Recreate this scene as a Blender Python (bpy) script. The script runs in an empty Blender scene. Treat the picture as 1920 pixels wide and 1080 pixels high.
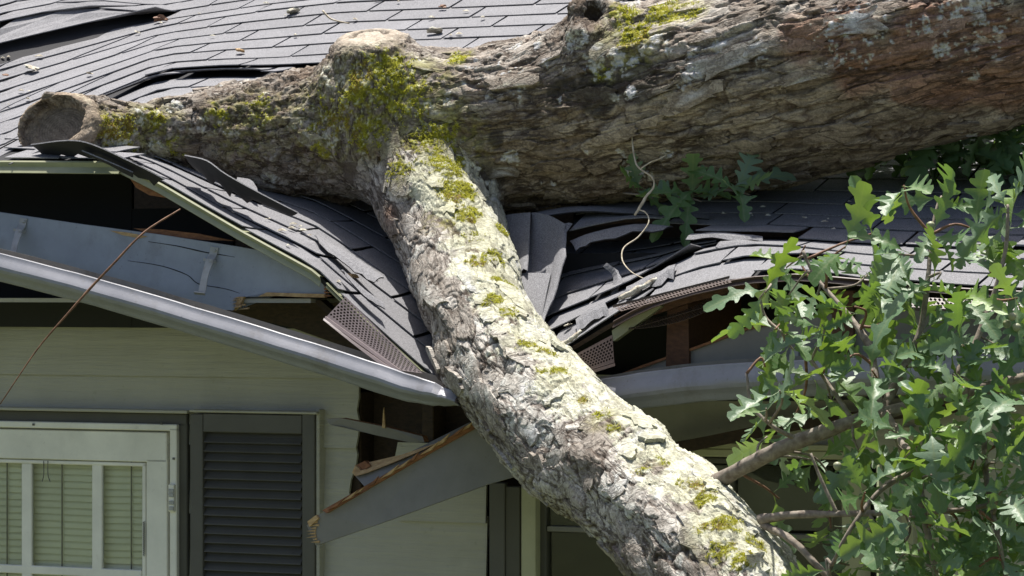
import bpy, bmesh, math, random
import numpy as np, time
T0 = time.time()
from mathutils import Vector, Matrix

random.seed(7)
rng = np.random.default_rng(7)
sc = bpy.context.scene
COL = sc.collection

# ------------------------------------------------------------------ camera, sky, sun, exposure
FP, DIST, PHI, ZC = 5850.0, 9.0, math.radians(24.0), 2.55     # focal length (px of 1920), metres to the wall, wall yaw, camera height
SP, CP = math.sin(PHI), math.cos(PHI)
cam_d = bpy.data.cameras.new('camera')
cam = bpy.data.objects.new('camera', cam_d); COL.objects.link(cam)
cam.location = (0, 0, ZC); cam.rotation_euler = (math.radians(90), 0, 0)
cam_d.sensor_width = 36; cam_d.lens = FP / 1920 * 36; cam_d.clip_start = .1; cam_d.clip_end = 800
sc.camera = cam
SUN = Vector((.15 * SP - .10 * CP, .15 * CP + .10 * SP, .98)).normalized()     # almost overhead
sun_d = bpy.data.lights.new('sun', 'SUN'); sun_d.energy = 5.0; sun_d.angle = math.radians(.53); sun_d.color = (1, .955, .89)
sun = bpy.data.objects.new('sun', sun_d); COL.objects.link(sun)
sun.rotation_euler = SUN.to_track_quat('Z', 'Y').to_euler(); sun.location = (0, 0, 20)
W = bpy.data.worlds.new('World'); sc.world = W; W.use_nodes = True
nt = W.node_tree; nt.nodes.clear()
sky = nt.nodes.new('ShaderNodeTexSky'); sky.sky_type = 'NISHITA'; sky.sun_disc = False
sky.sun_elevation = math.asin(SUN.z); sky.sun_rotation = math.atan2(SUN.x, SUN.y); sky.dust_density = 3.0; sky.air_density = .7
bg = nt.nodes.new('ShaderNodeBackground'); bg.inputs[1].default_value = .095
wo = nt.nodes.new('ShaderNodeOutputWorld')
nt.links.new(sky.outputs[0], bg.inputs[0]); nt.links.new(bg.outputs[0], wo.inputs[0])
sc.view_settings.view_transform = 'Standard'; sc.view_settings.look = 'None'
sc.view_settings.exposure = 0.76; sc.view_settings.gamma = 1
sc.render.engine = 'CYCLES'

# ------------------------------------------------------------------ house frame: e along the eave, n into the house, z up
def XY(e, n): return (e * CP + n * SP, DIST - e * SP + n * CP)
def HP(e, n, z): x, y = XY(e, n); return Vector((x, y, z))
def U(px, py, n):
    """point on the vertical plane n metres behind the wall face that is seen at photo pixel px, py"""
    u = (px - 960) / FP
    y = (n + DIST * CP) / (CP + u * SP)
    return Vector((u * y, y, ZC + (540 - py) / FP * y))
def EOF_(px, n):
    p = U(px, 540, n); return p.x * CP - (p.y - DIST) * SP
def ZOF(px, py, n): return U(px, py, n).z

# ------------------------------------------------------------------ noise (numpy)
def _h(ix, iy, iz, s=0):
    h = (ix.astype(np.int64) * 374761393 + iy.astype(np.int64) * 668265263 + iz.astype(np.int64) * 2147483647 + s * 1274126177) & 0xffffffff
    h = ((h ^ (h >> 13)) * 1274126177) & 0xffffffff
    h = ((h ^ (h >> 16)) * 2246822519) & 0xffffffff
    return ((h ^ (h >> 15)) & 0xffffff) / float(0xffffff)
def vnoise(p, s=0):
    i = np.floor(p); f = p - i; f = f * f * (3 - 2 * f); i = i.astype(np.int64)
    r = 0
    for a in (0, 1):
        wa = f[:, 0] if a else 1 - f[:, 0]
        for b in (0, 1):
            wb = f[:, 1] if b else 1 - f[:, 1]
            for c in (0, 1):
                wc = f[:, 2] if c else 1 - f[:, 2]
                r = r + wa * wb * wc * _h(i[:, 0] + a, i[:, 1] + b, i[:, 2] + c, s)
    return r
def fbm(p, o=4, s=0, g=.5):
    r = 0; a = 1; t = 0
    for k in range(o):
        r = r + a * vnoise(p * 2 ** k + 17.3 * k, s + k); t += a; a *= g
    return r / t
def voro(p, s=0):
    """F1, F2, id hash, offset to nearest centre"""
    i = np.floor(p).astype(np.int64); n = len(p)
    d1 = np.full(n, 9.); d2 = np.full(n, 9.); idh = np.zeros(n); off = np.zeros((n, 3))
    for a in (-1, 0, 1):
        for b in (-1, 0, 1):
            for c in (-1, 0, 1):
                x, y, z = i[:, 0] + a, i[:, 1] + b, i[:, 2] + c
                q = np.stack((x + _h(x, y, z, s + 1), y + _h(x, y, z, s + 2), z + _h(x, y, z, s + 3)), 1) - p
                d = np.sqrt((q * q).sum(1))
                m = d < d1
                d2 = np.where(m, d1, np.minimum(d2, d)); d1 = np.where(m, d, d1)
                idh = np.where(m, _h(x, y, z, s + 4), idh); off[m] = q[m]
    return d1, d2, idh, off
def sstep(a, b, x): t = np.clip((x - a) / (b - a), 0, 1); return t * t * (3 - 2 * t)

# ------------------------------------------------------------------ materials
MATS = {}
def mat(name, build):
    m = bpy.data.materials.new(name); m.use_nodes = True; t = m.node_tree; t.nodes.clear()
    o = t.nodes.new('ShaderNodeOutputMaterial'); b = t.nodes.new('ShaderNodeBsdfPrincipled')
    t.links.new(b.outputs[0], o.inputs[0]); build(t, b, o); MATS[name] = m; return m
def coords(t, scale=(1, 1, 1), kind='Object'):
    c = t.nodes.new('ShaderNodeTexCoord'); m = t.nodes.new('ShaderNodeMapping'); m.inputs['Scale'].default_value = scale
    t.links.new(c.outputs[kind], m.inputs[0]); return m.outputs[0]
def noise(t, vec, scale, detail=4, rough=.55):
    n = t.nodes.new('ShaderNodeTexNoise'); n.inputs['Scale'].default_value = scale; n.inputs['Detail'].default_value = detail
    n.inputs['Roughness'].default_value = rough
    if vec is not None: t.links.new(vec, n.inputs['Vector'])
    return n.outputs['Fac']
def ramp(t, fac, stops):
    r = t.nodes.new('ShaderNodeValToRGB'); e = r.color_ramp.elements
    while len(e) < len(stops): e.new(.5)
    for k, (p, c) in enumerate(stops):
        e[k].position = p; e[k].color = (c, c, c, 1) if isinstance(c, (int, float)) else (*c, 1)
    t.links.new(fac, r.inputs[0]); return r.outputs[0]
def mixc(t, fac, a, b, mode='MIX'):
    m = t.nodes.new('ShaderNodeMix'); m.data_type = 'RGBA'; m.blend_type = mode
    for s, v in ((m.inputs[0], fac), (m.inputs[6], a), (m.inputs[7], b)):
        if isinstance(v, (int, float)): s.default_value = v
        elif isinstance(v, tuple): s.default_value = (*v, 1)
        else: t.links.new(v, s)
    return m.outputs[2]
def bump(t, b, h, strength, dist=.01):
    n = t.nodes.new('ShaderNodeBump'); n.inputs['Strength'].default_value = strength; n.inputs['Distance'].default_value = dist
    t.links.new(h, n.inputs['Height']); t.links.new(n.outputs[0], b.inputs['Normal'])
def orand(t):
    return t.nodes.new('ShaderNodeObjectInfo').outputs['Random']
def paint(name, c, rough=.5, dirt=(.1, .09, .07), amount=.35, grain=None, scale=14, spec=.5, c2=None):
    def f(t, b, o):
        v = coords(t); n1 = noise(t, v, scale, 6, .65); n2 = noise(t, v, scale * 9, 3)
        col = mixc(t, ramp(t, n1, [(.35, 0.), (.7, 1.)]), c, c2 or tuple(x * .82 for x in c))
        d = ramp(t, noise(t, coords(t, (1, 1, .6)), scale * .6, 8, .7), [(.56, 0.), (.74, amount)])
        col = mixc(t, d, col, dirt)
        col = mixc(t, ramp(t, n2, [(.66, 0.), (.72, amount * .8)]), col, dirt)
        t.links.new(col, b.inputs['Base Color']); b.inputs['Roughness'].default_value = rough; b.inputs['Specular IOR Level'].default_value = spec
        if grain:
            gn = noise(t, coords(t, grain), 1, 6, .65); bump(t, b, gn, .8, .007)
            mm = mixc(t, .18, col, ramp(t, gn, [(.35, .62), (.6, 1.)]), 'MULTIPLY'); t.links.new(mm, b.inputs['Base Color'])
        else:
            bump(t, b, n2, .12, .002)
    return mat(name, f)

def m_shingle(t, b, o):
    v = coords(t)
    g = noise(t, v, 420, 2, .7); w = noise(t, v, 7, 5, .6); r = orand(t)
    base = mixc(t, ramp(t, w, [(.3, 0.), (.7, 1.)]), (.135, .135, .142), (.195, .195, .204))
    base = mixc(t, ramp(t, r, [(0, 0.), (1, .55)]), base, (.115, .115, .122))
    base = mixc(t, ramp(t, g, [(.50, 0.), (.66, .75)]), base, (.36, .36, .38))
    base = mixc(t, ramp(t, g, [(.34, .8), (.45, 0.)]), base, (.035, .035, .04))
    st = noise(t, coords(t, (1, 1, 1)), 3.1, 7, .7)
    base = mixc(t, ramp(t, st, [(.58, 0.), (.75, .35)]), base, (.16, .15, .12))
    t.links.new(base, b.inputs['Base Color']); b.inputs['Roughness'].default_value = .82
    bump(t, b, g, .5, .003)
mat('shingle', m_shingle)
def m_felt(t, b, o):
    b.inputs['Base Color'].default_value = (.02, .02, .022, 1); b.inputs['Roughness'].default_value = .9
mat('felt', m_felt)
def wood(name, c1, c2, grain=(3, 60, 60), rough=.75):
    def f(t, b, o):
        n = noise(t, coords(t, grain), 2, 6, .65); k = noise(t, coords(t), 6, 4)
        col = mixc(t, ramp(t, n, [(.3, 0.), (.7, 1.)]), c1, c2)
        col = mixc(t, ramp(t, k, [(.55, 0.), (.75, .5)]), col, tuple(x * .45 for x in c1))
        t.links.new(col, b.inputs['Base Color']); b.inputs['Roughness'].default_value = rough; bump(t, b, n, .5, .004)
    return mat(name, f)
wood('raw_wood', (.34, .20, .09), (.62, .44, .22))
wood('orange_wood', (.16, .065, .03), (.34, .15, .06))
wood('brown_wood', (.06, .026, .014), (.13, .058, .028))
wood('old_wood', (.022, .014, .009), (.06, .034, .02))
wood('cut_wood', (.22, .165, .11), (.42, .34, .25), (25, 25, 8))
paint('olive_paint', (.30, .31, .19), .45, amount=.3)
paint('fascia_blue', (.34, .375, .45), .6, amount=.4, scale=9)
paint('fascia_grey', (.235, .225, .21), .6, amount=.3, scale=9)
paint('gutter_paint', (.26, .265, .295), .40, (.13, .115, .09), .55, scale=16, spec=.6)
paint('gutter_inside', (.30, .27, .22), .6, (.14, .11, .07), .7, scale=20)
paint('siding_paint', (.47, .455, .39), .55, (.26, .245, .18), .3, grain=(3.2, 3.2, 48), scale=5, c2=(.42, .405, .345))
paint('white_paint', (.90, .875, .79), .42, (.3, .29, .22), .22, scale=6)
paint('cream_paint', (.46, .45, .30), .5, (.22, .2, .13), .3, scale=8)
paint('trim_dark', (.085, .08, .064), .55, (.05, .05, .04), .3, scale=8)
paint('shutter_paint', (.105, .10, .088), .5, (.06, .06, .05), .3, scale=8)
paint('blind_vinyl', (.92, .91, .68), .5, (.7, .68, .5), .15, scale=4)
paint('brown_metal', (.17, .135, .135), .4, (.08, .06, .05), .4, scale=20)
paint('shaded_brown_metal', (.075, .05, .04), .5, (.05, .035, .03), .5, scale=20)  # darker copy of the brown guard metal, shade painted into its colour
paint('galvanised', (.42, .42, .41), .45, (.2, .13, .08), .6, scale=40)
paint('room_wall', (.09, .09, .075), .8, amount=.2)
def m_glass(t, b, o):
    b.inputs['Base Color'].default_value = (1, 1, 1, 1)
    tr = t.nodes.new('ShaderNodeBsdfTransparent'); tr.inputs[0].default_value = (.97, .985, .965, 1)
    gl = t.nodes.new('ShaderNodeBsdfGlossy'); gl.inputs['Roughness'].default_value = .03
    fr = t.nodes.new('ShaderNodeFresnel'); fr.inputs[0].default_value = 1.45
    mx = t.nodes.new('ShaderNodeMixShader')
    t.links.new(fr.outputs[0], mx.inputs[0]); t.links.new(tr.outputs[0], mx.inputs[1]); t.links.new(gl.outputs[0], mx.inputs[2])
    t.links.new(mx.outputs[0], o.inputs[0])
mat('glass', m_glass)
def m_bark(t, b, o):
    a = t.nodes.new('ShaderNodeAttribute'); a.attribute_name = 'bark_col'
    g = t.nodes.new('ShaderNodeAttribute'); g.attribute_name = 'bark_uvw'       # metres along the branch and across it
    v = coords(t); n = noise(t, v, 160, 4, .7); n2 = noise(t, v, 60, 5, .7)
    def cracks(sc, seed, wob, w):
        m = t.nodes.new('ShaderNodeMapping'); m.inputs['Scale'].default_value = sc; m.inputs['Location'].default_value = (seed, seed * 2, 0); t.links.new(g.outputs['Vector'], m.inputs[0])
        nz = t.nodes.new('ShaderNodeTexNoise'); nz.inputs['Scale'].default_value = 1.6; nz.inputs['Detail'].default_value = 5; nz.inputs['Roughness'].default_value = .6; t.links.new(m.outputs[0], nz.inputs['Vector'])
        ma = t.nodes.new('ShaderNodeVectorMath'); ma.operation = 'MULTIPLY_ADD'; ma.inputs[1].default_value = (wob, wob, wob); t.links.new(nz.outputs['Color'], ma.inputs[0]); t.links.new(m.outputs[0], ma.inputs[2])
        vo = t.nodes.new('ShaderNodeTexVoronoi'); vo.feature = 'DISTANCE_TO_EDGE'; vo.inputs['Scale'].default_value = 1; t.links.new(ma.outputs[0], vo.inputs['Vector'])
        gap = noise(t, m.outputs[0], .9, 3)
        c = ramp(t, vo.outputs['Distance'], [(0, 1.), (w * .45, .75), (w, 0.)])
        return mixc(t, 1., c, ramp(t, gap, [(.36, 0.), (.50, 1.)]), 'MULTIPLY')
    c1 = cracks((7, 19, 19), 1.3, 1.5, .085); c2 = cracks((17, 46, 46), 4.1, 1.5, .11)
    mxx = t.nodes.new('ShaderNodeMath'); mxx.operation = 'MAXIMUM'; t.links.new(c1, mxx.inputs[0])
    h2 = t.nodes.new('ShaderNodeMath'); h2.operation = 'MULTIPLY'; h2.inputs[1].default_value = .6; t.links.new(c2, h2.inputs[0]); t.links.new(h2.outputs[0], mxx.inputs[1])
    al = t.nodes.new('ShaderNodeMath'); al.operation = 'MULTIPLY'; t.links.new(mxx.outputs[0], al.inputs[0]); t.links.new(a.outputs['Alpha'], al.inputs[1]); cr = al.outputs[0]
    col = mixc(t, .85, a.outputs['Color'], ramp(t, n, [(.28, .38), (.72, 1.0)]), 'MULTIPLY')
    col = mixc(t, .45, col, ramp(t, n2, [(.32, .4), (.62, 1.0)]), 'MULTIPLY')
    f = t.nodes.new('ShaderNodeMath'); f.operation = 'MULTIPLY'; f.inputs[1].default_value = .88; t.links.new(cr, f.inputs[0])
    col = mixc(t, f.outputs[0], col, (.045, .031, .022))
    t.links.new(col, b.inputs['Base Color']); b.inputs['Roughness'].default_value = .9; b.inputs['Specular IOR Level'].default_value = .25
    hh = t.nodes.new('ShaderNodeMath'); hh.operation = 'MULTIPLY_ADD'; hh.inputs[1].default_value = -1.4; t.links.new(cr, hh.inputs[0]); t.links.new(n, hh.inputs[2])
    bump(t, b, hh.outputs[0], .6, .005)
mat('bark', m_bark)
def m_twig(t, b, o):
    n = noise(t, coords(t), 60, 4)
    t.links.new(ramp(t, n, [(.3, (.13, .10, .075)), (.7, (.30, .26, .21))]), b.inputs['Base Color']); b.inputs['Roughness'].default_value = .85
    bump(t, b, n, .6, .004)
mat('twig_bark', m_twig)
def m_pale(t, b, o):
    n = noise(t, coords(t), 80, 4)
    t.links.new(ramp(t, n, [(.3, (.30, .25, .17)), (.7, (.58, .52, .40))]), b.inputs['Base Color']); b.inputs['Roughness'].default_value = .8
mat('pale_twig', m_pale)
def m_redtwig(t, b, o):
    n = noise(t, coords(t), 50, 4)
    t.links.new(ramp(t, n, [(.3, (.10, .045, .025)), (.7, (.26, .14, .08))]), b.inputs['Base Color']); b.inputs['Roughness'].default_value = .7
mat('red_twig', m_redtwig)
def m_flake(t, b, o):
    n = noise(t, coords(t), 70, 4)
    t.links.new(ramp(t, n, [(.3, (.20, .16, .11)), (.55, (.50, .47, .38)), (.7, (.60, .62, .52))]), b.inputs['Base Color']); b.inputs['Roughness'].default_value = .9
    bump(t, b, n, .8, .006)
mat('lichen_flake', m_flake)
def m_leaf(t, b, o):
    r = orand(t); v = coords(t)
    g = t.nodes.new('ShaderNodeNewGeometry')
    n = noise(t, v, 18, 4)
    top = ramp(t, r, [(0, (.19, .275, .175)), (.28, (.125, .215, .11)), (.55, (.085, .170, .060)), (.76, (.075, .160, .045)), (.88, (.17, .28, .04)), (1, (.15, .225, .155))])
    top = mixc(t, ramp(t, n, [(.45, 0.), (.75, .5)]), top, (.16, .23, .14))
    und = mixc(t, r, (.18, .27, .16), (.25, .34, .215))
    # veins along the blade, on both sides
    at = t.nodes.new('ShaderNodeAttribute'); at.attribute_name = 'vein'
    col = mixc(t, g.outputs['Backfacing'], top, und)
    col = mixc(t, ramp(t, at.outputs['Fac'], [(.72, 0.), (1., .8)]), col, (.21, .27, .13))
    spots = noise(t, v, 34, 2)
    col = mixc(t, ramp(t, spots, [(.73, 0.), (.78, .8)]), col, (.13, .055, .02))
    t.links.new(col, b.inputs['Base Color']); b.inputs['Roughness'].default_value = .46; b.inputs['Specular IOR Level'].default_value = .55
    bump(t, b, n, .25, .004)
    tr = t.nodes.new('ShaderNodeBsdfTranslucent'); t.links.new(mixc(t, r, (.15, .27, .03), (.24, .36, .035)), tr.inputs[0])
    mx = t.nodes.new('ShaderNodeMixShader'); mx.inputs[0].default_value = .33
    t.links.new(b.outputs[0], mx.inputs[1]); t.links.new(tr.outputs[0], mx.inputs[2]); t.links.new(mx.outputs[0], o.inputs[0])
mat('leaf', m_leaf)
def m_grass(t, b, o):
    n = noise(t, coords(t), 3, 6); n2 = noise(t, coords(t), 60, 3)
    c = ramp(t, n, [(.3, (.085, .10, .040)), (.7, (.15, .17, .07))])
    t.links.new(mixc(t, .5, c, ramp(t, n2, [(.3, .5), (.7, 1.)]), 'MULTIPLY'), b.inputs['Base Color']); b.inputs['Roughness'].default_value = .9
    bump(t, b, n2, .8, .03)
mat('grass', m_grass)

# ------------------------------------------------------------------ object helpers
def mesh_obj(name, verts, faces, material, parent=None, smooth=False):
    me = bpy.data.meshes.new(name); me.from_pydata([tuple(v) for v in verts], [], faces); me.validate()
    o = bpy.data.objects.new(name, me); COL.objects.link(o)
    if material: me.materials.append(MATS[material])
    if smooth: me.shade_smooth()
    if parent: o.parent = parent
    return o
def fix(o):
    bm = bmesh.new(); bm.from_mesh(o.data); bmesh.ops.recalc_face_normals(bm, faces=bm.faces); bm.to_mesh(o.data); bm.free(); return o
def empty(name, loc=(0, 0, 0)):
    o = bpy.data.objects.new(name, None); COL.objects.link(o); o.location = loc; o.empty_display_size = .1; return o
def tag(o, label=None, cat=None, group=None, kind=None):
    if label: o['label'] = label
    if cat: o['category'] = cat
    if group: o['group'] = group
    if kind: o['kind'] = kind
    return o
def part(o, parent):
    o.parent = parent; o.matrix_parent_inverse = Matrix.Translation(-Vector(parent.location)) if parent.parent is None else Matrix.Identity(4); return o

def box(name, e0, e1, n0, n1, z0, z1, material, parent=None, bev=.0025):
    bm = bmesh.new()
    vs = [bm.verts.new(HP(e, n, z)) for e in (e0, e1) for n in (n0, n1) for z in (z0, z1)]
    for f in ((0, 1, 3, 2), (4, 6, 7, 5), (0, 4, 5, 1), (2, 3, 7, 6), (0, 2, 6, 4), (1, 5, 7, 3)): bm.faces.new([vs[i] for i in f])
    if bev: bmesh.ops.bevel(bm, geom=bm.edges[:], offset=bev, segments=1, affect='EDGES')
    bmesh.ops.recalc_face_normals(bm, faces=bm.faces)
    me = bpy.data.meshes.new(name); bm.to_mesh(me); bm.free(); me.materials.append(MATS[material])
    o = bpy.data.objects.new(name, me); COL.objects.link(o)
    if parent: o.parent = parent
    return o
def pbox(name, px0, px1, py0, py1, n0, n1, material, parent=None, bev=.0025, pref=None):
    """level, upright box whose front face (at depth n0) spans those photo pixels"""
    pm = (px0 + px1) / 2 if pref is None else pref
    return box(name, EOF_(px0, n0), EOF_(px1, n0), n0, n1, ZOF(pm, py1, n0), ZOF(pm, py0, n0), material, parent, bev)
def plank(name, pts, th, material, parent=None, edge_mat=None, bev=0):
    """board: outline of (px, py, n) points, thickness th into the house; broken edges may show other wood"""
    bm = bmesh.new()
    f = [bm.verts.new(U(*p)) for p in pts]; b = [bm.verts.new(U(*p) + Vector((SP, CP, 0)) * th) for p in pts]
    fr = bm.faces.new(f); bk = bm.faces.new(b[::-1]); n = len(pts); sides = []
    for i in range(n): sides.append(bm.faces.new((f[i], b[i], b[(i + 1) % n], f[(i + 1) % n])))
    if edge_mat:
        for i, s in enumerate(sides):
            if i in edge_mat[1]: s.material_index = 1
    bmesh.ops.triangulate(bm, faces=[fr, bk]); bmesh.ops.recalc_face_normals(bm, faces=bm.faces)
    me = bpy.data.meshes.new(name); bm.to_mesh(me); bm.free(); me.materials.append(MATS[material])
    if edge_mat: me.materials.append(MATS[edge_mat[0]])
    o = bpy.data.objects.new(name, me); COL.objects.link(o)
    if parent: o.parent = parent
    return o
def spline(P, per=6):
    P = np.array(P, float); out = []
    Q = np.vstack((2 * P[0] - P[1], P, 2 * P[-1] - P[-2]))
    for i in range(1, len(Q) - 2):
        for k in range(per):
            t = k / per
            out.append(.5 * ((2 * Q[i]) + (-Q[i - 1] + Q[i + 1]) * t + (2 * Q[i - 1] - 5 * Q[i] + 4 * Q[i + 1] - Q[i + 2]) * t * t + (-Q[i - 1] + 3 * Q[i] - 3 * Q[i + 1] + Q[i + 2]) * t ** 3))
    out.append(P[-1]); return np.array(out)
def frames(C):
    T = np.gradient(C, axis=0); T /= np.linalg.norm(T, axis=1)[:, None]
    u = np.cross(T[0], [0.13, .2, 1.]); u /= np.linalg.norm(u); UU = []
    for k in range(len(C)):
        u = u - T[k] * np.dot(u, T[k]); u /= np.linalg.norm(u); UU.append(u.copy())
    UU = np.array(UU); return T, UU, np.cross(T, UU)
def tube_data(S, seg=8, rough=0., cap=True):
    """S rows x, y, z, r"""
    C = S[:, :3]; R = S[:, 3]; T, A, B = frames(C); vs = []; fs = []
    for k in range(len(C)):
        for j in range(seg):
            a = 2 * math.pi * j / seg; r = R[k] * (1 + rough * (rng.random() - .5))
            vs.append(C[k] + r * (A[k] * math.cos(a) + B[k] * math.sin(a)))
    for k in range(len(C) - 1):
        for j in range(seg):
            fs.append((k * seg + j, k * seg + (j + 1) % seg, (k + 1) * seg + (j + 1) % seg, (k + 1) * seg + j))
    if cap: fs.append(tuple(range(seg))[::-1]); fs.append(tuple((len(C) - 1) * seg + j for j in range(seg)))
    return vs, fs
def ptube(pts, per=5):
    """(px, py, n, r) -> spline rows x, y, z, r"""
    return spline([(*U(p[0], p[1], p[2]), p[3]) for p in pts], per)
def twig(name, pts, material, parent=None, seg=7, per=5, rough=.3):
    v, f = tube_data(ptube(pts, per), seg, rough); return mesh_obj(name, v, f, material, parent, True)
def ribbon(name, A, B, nv=4, th=.0038, material='shingle', parent=None, bulge=0., per=4):
    """bent sheet between two pixel polylines (px, py, n)"""
    a = spline([tuple(U(*p)) for p in A], per); b = spline([tuple(U(*p)) for p in B], per)
    if name == 'torn_shingle': b = b + (rng.random((len(b), 1)) - .5) * .45 * (b - a) * (np.linalg.norm(b - a, axis=1)[:, None] < .12) + (rng.random((len(b), 1)) - .5) * .10 * (b - a)
    return sheet(name, [[a[i] * (1 - j / nv) + b[i] * (j / nv) + np.array((0, 0, bulge * math.sin(math.pi * j / nv))) for j in range(nv + 1)] for i in range(len(a))], th, material, parent)
def sheet(name, G, th, material, parent=None, smooth=True, down=None):
    G = np.array(G); m, n = G.shape[:2]
    du = np.gradient(G, axis=0); dv = np.gradient(G, axis=1); N = np.cross(du, dv); N /= np.linalg.norm(N, axis=2)[:, :, None] + 1e-9
    if N[:, :, 2].mean() < 0: N = -N
    V = np.concatenate((G.reshape(-1, 3), (G - N * th).reshape(-1, 3))); k = m * n; F = []
    I = lambda i, j: i * n + j
    for i in range(m - 1):
        for j in range(n - 1):
            F.append((I(i, j), I(i + 1, j), I(i + 1, j + 1), I(i, j + 1))); F.append((k + I(i, j), k + I(i, j + 1), k + I(i + 1, j + 1), k + I(i + 1, j)))
    for i in range(m - 1):
        F.append((I(i, 0), k + I(i, 0), k + I(i + 1, 0), I(i + 1, 0))); F.append((I(i, n - 1), I(i + 1, n - 1), k + I(i + 1, n - 1), k + I(i, n - 1)))
    for j in range(n - 1):
        F.append((I(0, j), I(0, j + 1), k + I(0, j + 1), k + I(0, j))); F.append((I(m - 1, j), k + I(m - 1, j), k + I(m - 1, j + 1), I(m - 1, j + 1)))
    o = fix(mesh_obj(name, V, F, material, parent))
    if name == 'torn_shingle':
        o.data.materials.append(MATS['felt'])
        for p in o.data.polygons:
            if p.normal.z < -.05: p.material_index = 1
    return o

# ------------------------------------------------------------------ ground
g = mesh_obj('lawn', [(-60, -60, 0), (60, -60, 0), (60, 60, 0), (-60, 60, 0)], [(0, 1, 2, 3)], 'grass'); tag(g, kind='structure')

# ------------------------------------------------------------------ house
house = tag(empty('house'), 'green grey house with crushed charcoal shingle eave under the fallen tree', 'house')

# --- roof surfaces: each is a table of photo heights for (column px, course k); course k lies n_k behind the wall
CW = .1205
def NK(k): return -.45 + CW * k
class Surf:
    def __init__(s, xs, rows, smooth=22, dn=None):
        s.ks = sorted(rows); s.g0, s.gs = -900., 6.; gx = np.arange(s.g0, 3400, s.gs); s.n = len(gx)
        s.T = np.array([np.mean([np.interp(gx + d * smooth, xs, rows[k]) for d in np.linspace(-1, 1, 9)], axis=0) for k in s.ks])
        s.dn = dn
    def y(s, px, k):
        q = min(max((px - s.g0) / s.gs, 0), s.n - 1.001); i = int(q); t = q - i; ks = s.ks
        j = 0
        while j < len(ks) - 2 and k > ks[j + 1]: j += 1
        w = (k - ks[j]) / (ks[j + 1] - ks[j]); T = s.T
        a = T[j, i] * (1 - t) + T[j, i + 1] * t; b = T[j + 1, i] * (1 - t) + T[j + 1, i + 1] * t
        return float(a + (b - a) * w)
    def e(s, px, k): return EOF_(px, NK(k) + (float(np.interp(px, *s.dn)) if s.dn else 0))
    def p(s, e, k):
        n = NK(k); x, y = XY(e, n); px = 960 + FP * x / y
        if s.dn:
            for _ in range(6):
                x, y = XY(e, n + float(np.interp(px, *s.dn))); px = .5 * px + .5 * (960 + FP * x / y)
            px = 960 + FP * x / y
        return np.array((x, y, ZC + (540 - s.y(px, k)) / FP * y))
X0 = [-300, -150, 0, 150, 300, 420, 500, 640, 800, 1000, 1300, 1900]
BACK = Surf(X0, {0: [360, 338, 298, 233, 168, 163, 167, 163, 158, 152, 140, 110],
                 4: [282, 258, 214, 160, 106, 96, 92, 82, 76, 68, 55, 28],
                 8: [205, 180, 133, 93, 52, 33, 22, 6, 0, -8, -20, -45],
                 9: [185, 160, 112, 76, 40, 22, 10, -5, -12, -20, -32, -58],
                 10: [142, 96, 44, 14, 27, 8, -3, -18, -25, -33, -45, -70],
                 14: [60, 20, -25, -45, -28, -60, -78, -92, -98, -106, -118, -142],
                 30: [-160, -190, -235, -250, -240, -250, -268, -280, -285, -292, -302, -325]}, 26, ([-100, 0, 100, 200, 300, 640, 1900], [0, .06, .34, .64, .75, .76, .76]))
EAVE = Surf([-300, 0, 230, 300], {0: [318, 299, 301, 303], 3: [262, 244, 262, 270]}, 8)
FLAP = Surf([150, 220, 300, 440, 590, 640, 720, 800, 870, 950],
            {0: [290, 302, 342, 424, 506, 556, 628, 700, 752, 790],
             2: [270, 282, 312, 384, 452, 490, 552, 612, 664, 706],
             4: [256, 266, 292, 350, 400, 428, 478, 528, 580, 620],
             8: [240, 244, 262, 296, 320, 336, 362, 390, 420, 440]}, 8)
XL = [900, 960, 1020, 1060, 1130, 1180, 1230, 1300, 1400, 1500, 1620, 1800, 2000, 2300]
LOW = Surf(XL, {0: [770, 725, 682, 656, 612, 583, 560, 538, 517, 511, 522, 538, 548, 560],
                1: [725, 682, 638, 620, 585, 560, 535, 508, 488, 487, 500, 513, 522, 532],
                2: [690, 648, 605, 590, 563, 543, 517, 478, 461, 466, 480, 490, 498, 506],
                3: [650, 610, 572, 555, 533, 517, 500, 470, 450, 452, 460, 468, 474, 480],
                4: [610, 572, 537, 522, 506, 496, 486, 464, 448, 446, 450, 456, 460, 466],
                6: [540, 505, 475, 465, 458, 454, 450, 446, 440, 438, 440, 444, 448, 452]}, 14)
UP = Surf([1000, 1060, 1110, 1190, 1300, 1430, 1600, 1800, 2000, 2300],
          {2: [505, 498, 485, 470, 470, 464, 479, 490, 498, 506],
           3: [475, 470, 458, 444, 441, 444, 456, 466, 472, 480],
           4: [452, 446, 433, 418, 424, 424, 432, 440, 446, 452],
           5: [415, 408, 400, 396, 402, 402, 409, 414, 418, 424],
           6: [394, 388, 381, 376, 380, 381, 386, 390, 392, 396],
           12: [275, 268, 262, 254, 248, 243, 240, 236, 230, 222],
           30: [-20, -25, -32, -42, -55, -70, -85, -100, -115, -130]}, 18)
roof = empty('roof'); roof.parent = house
TAB = .305
NSH = [0]
def shingle(S, e0, e1, k, lift=0., curl=0., th=.0032, cut=None):
    m, n = 5, 4; G = []
    r1, r2 = rng.random() * .0022, rng.random() * .0022
    for i in range(m + 1):
        u = i / m; row = []
        for j in range(n):
            s = j / (n - 1); kk = k + s * 1.12
            p = S.p(e0 + (e1 - e0) * u, kk)
            p[2] += (.0042 * (1 - s) + .0012) + (r1 * (1 - u) + r2 * u) * (1 - s) + lift * (1 - s) ** 1.6 + curl * u * u * (1 - s)
            row.append(p)
        G.append(row)
    o = sheet('shingle', G, th, 'shingle', roof); NSH[0] += 1; return o
FAR = []
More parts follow.
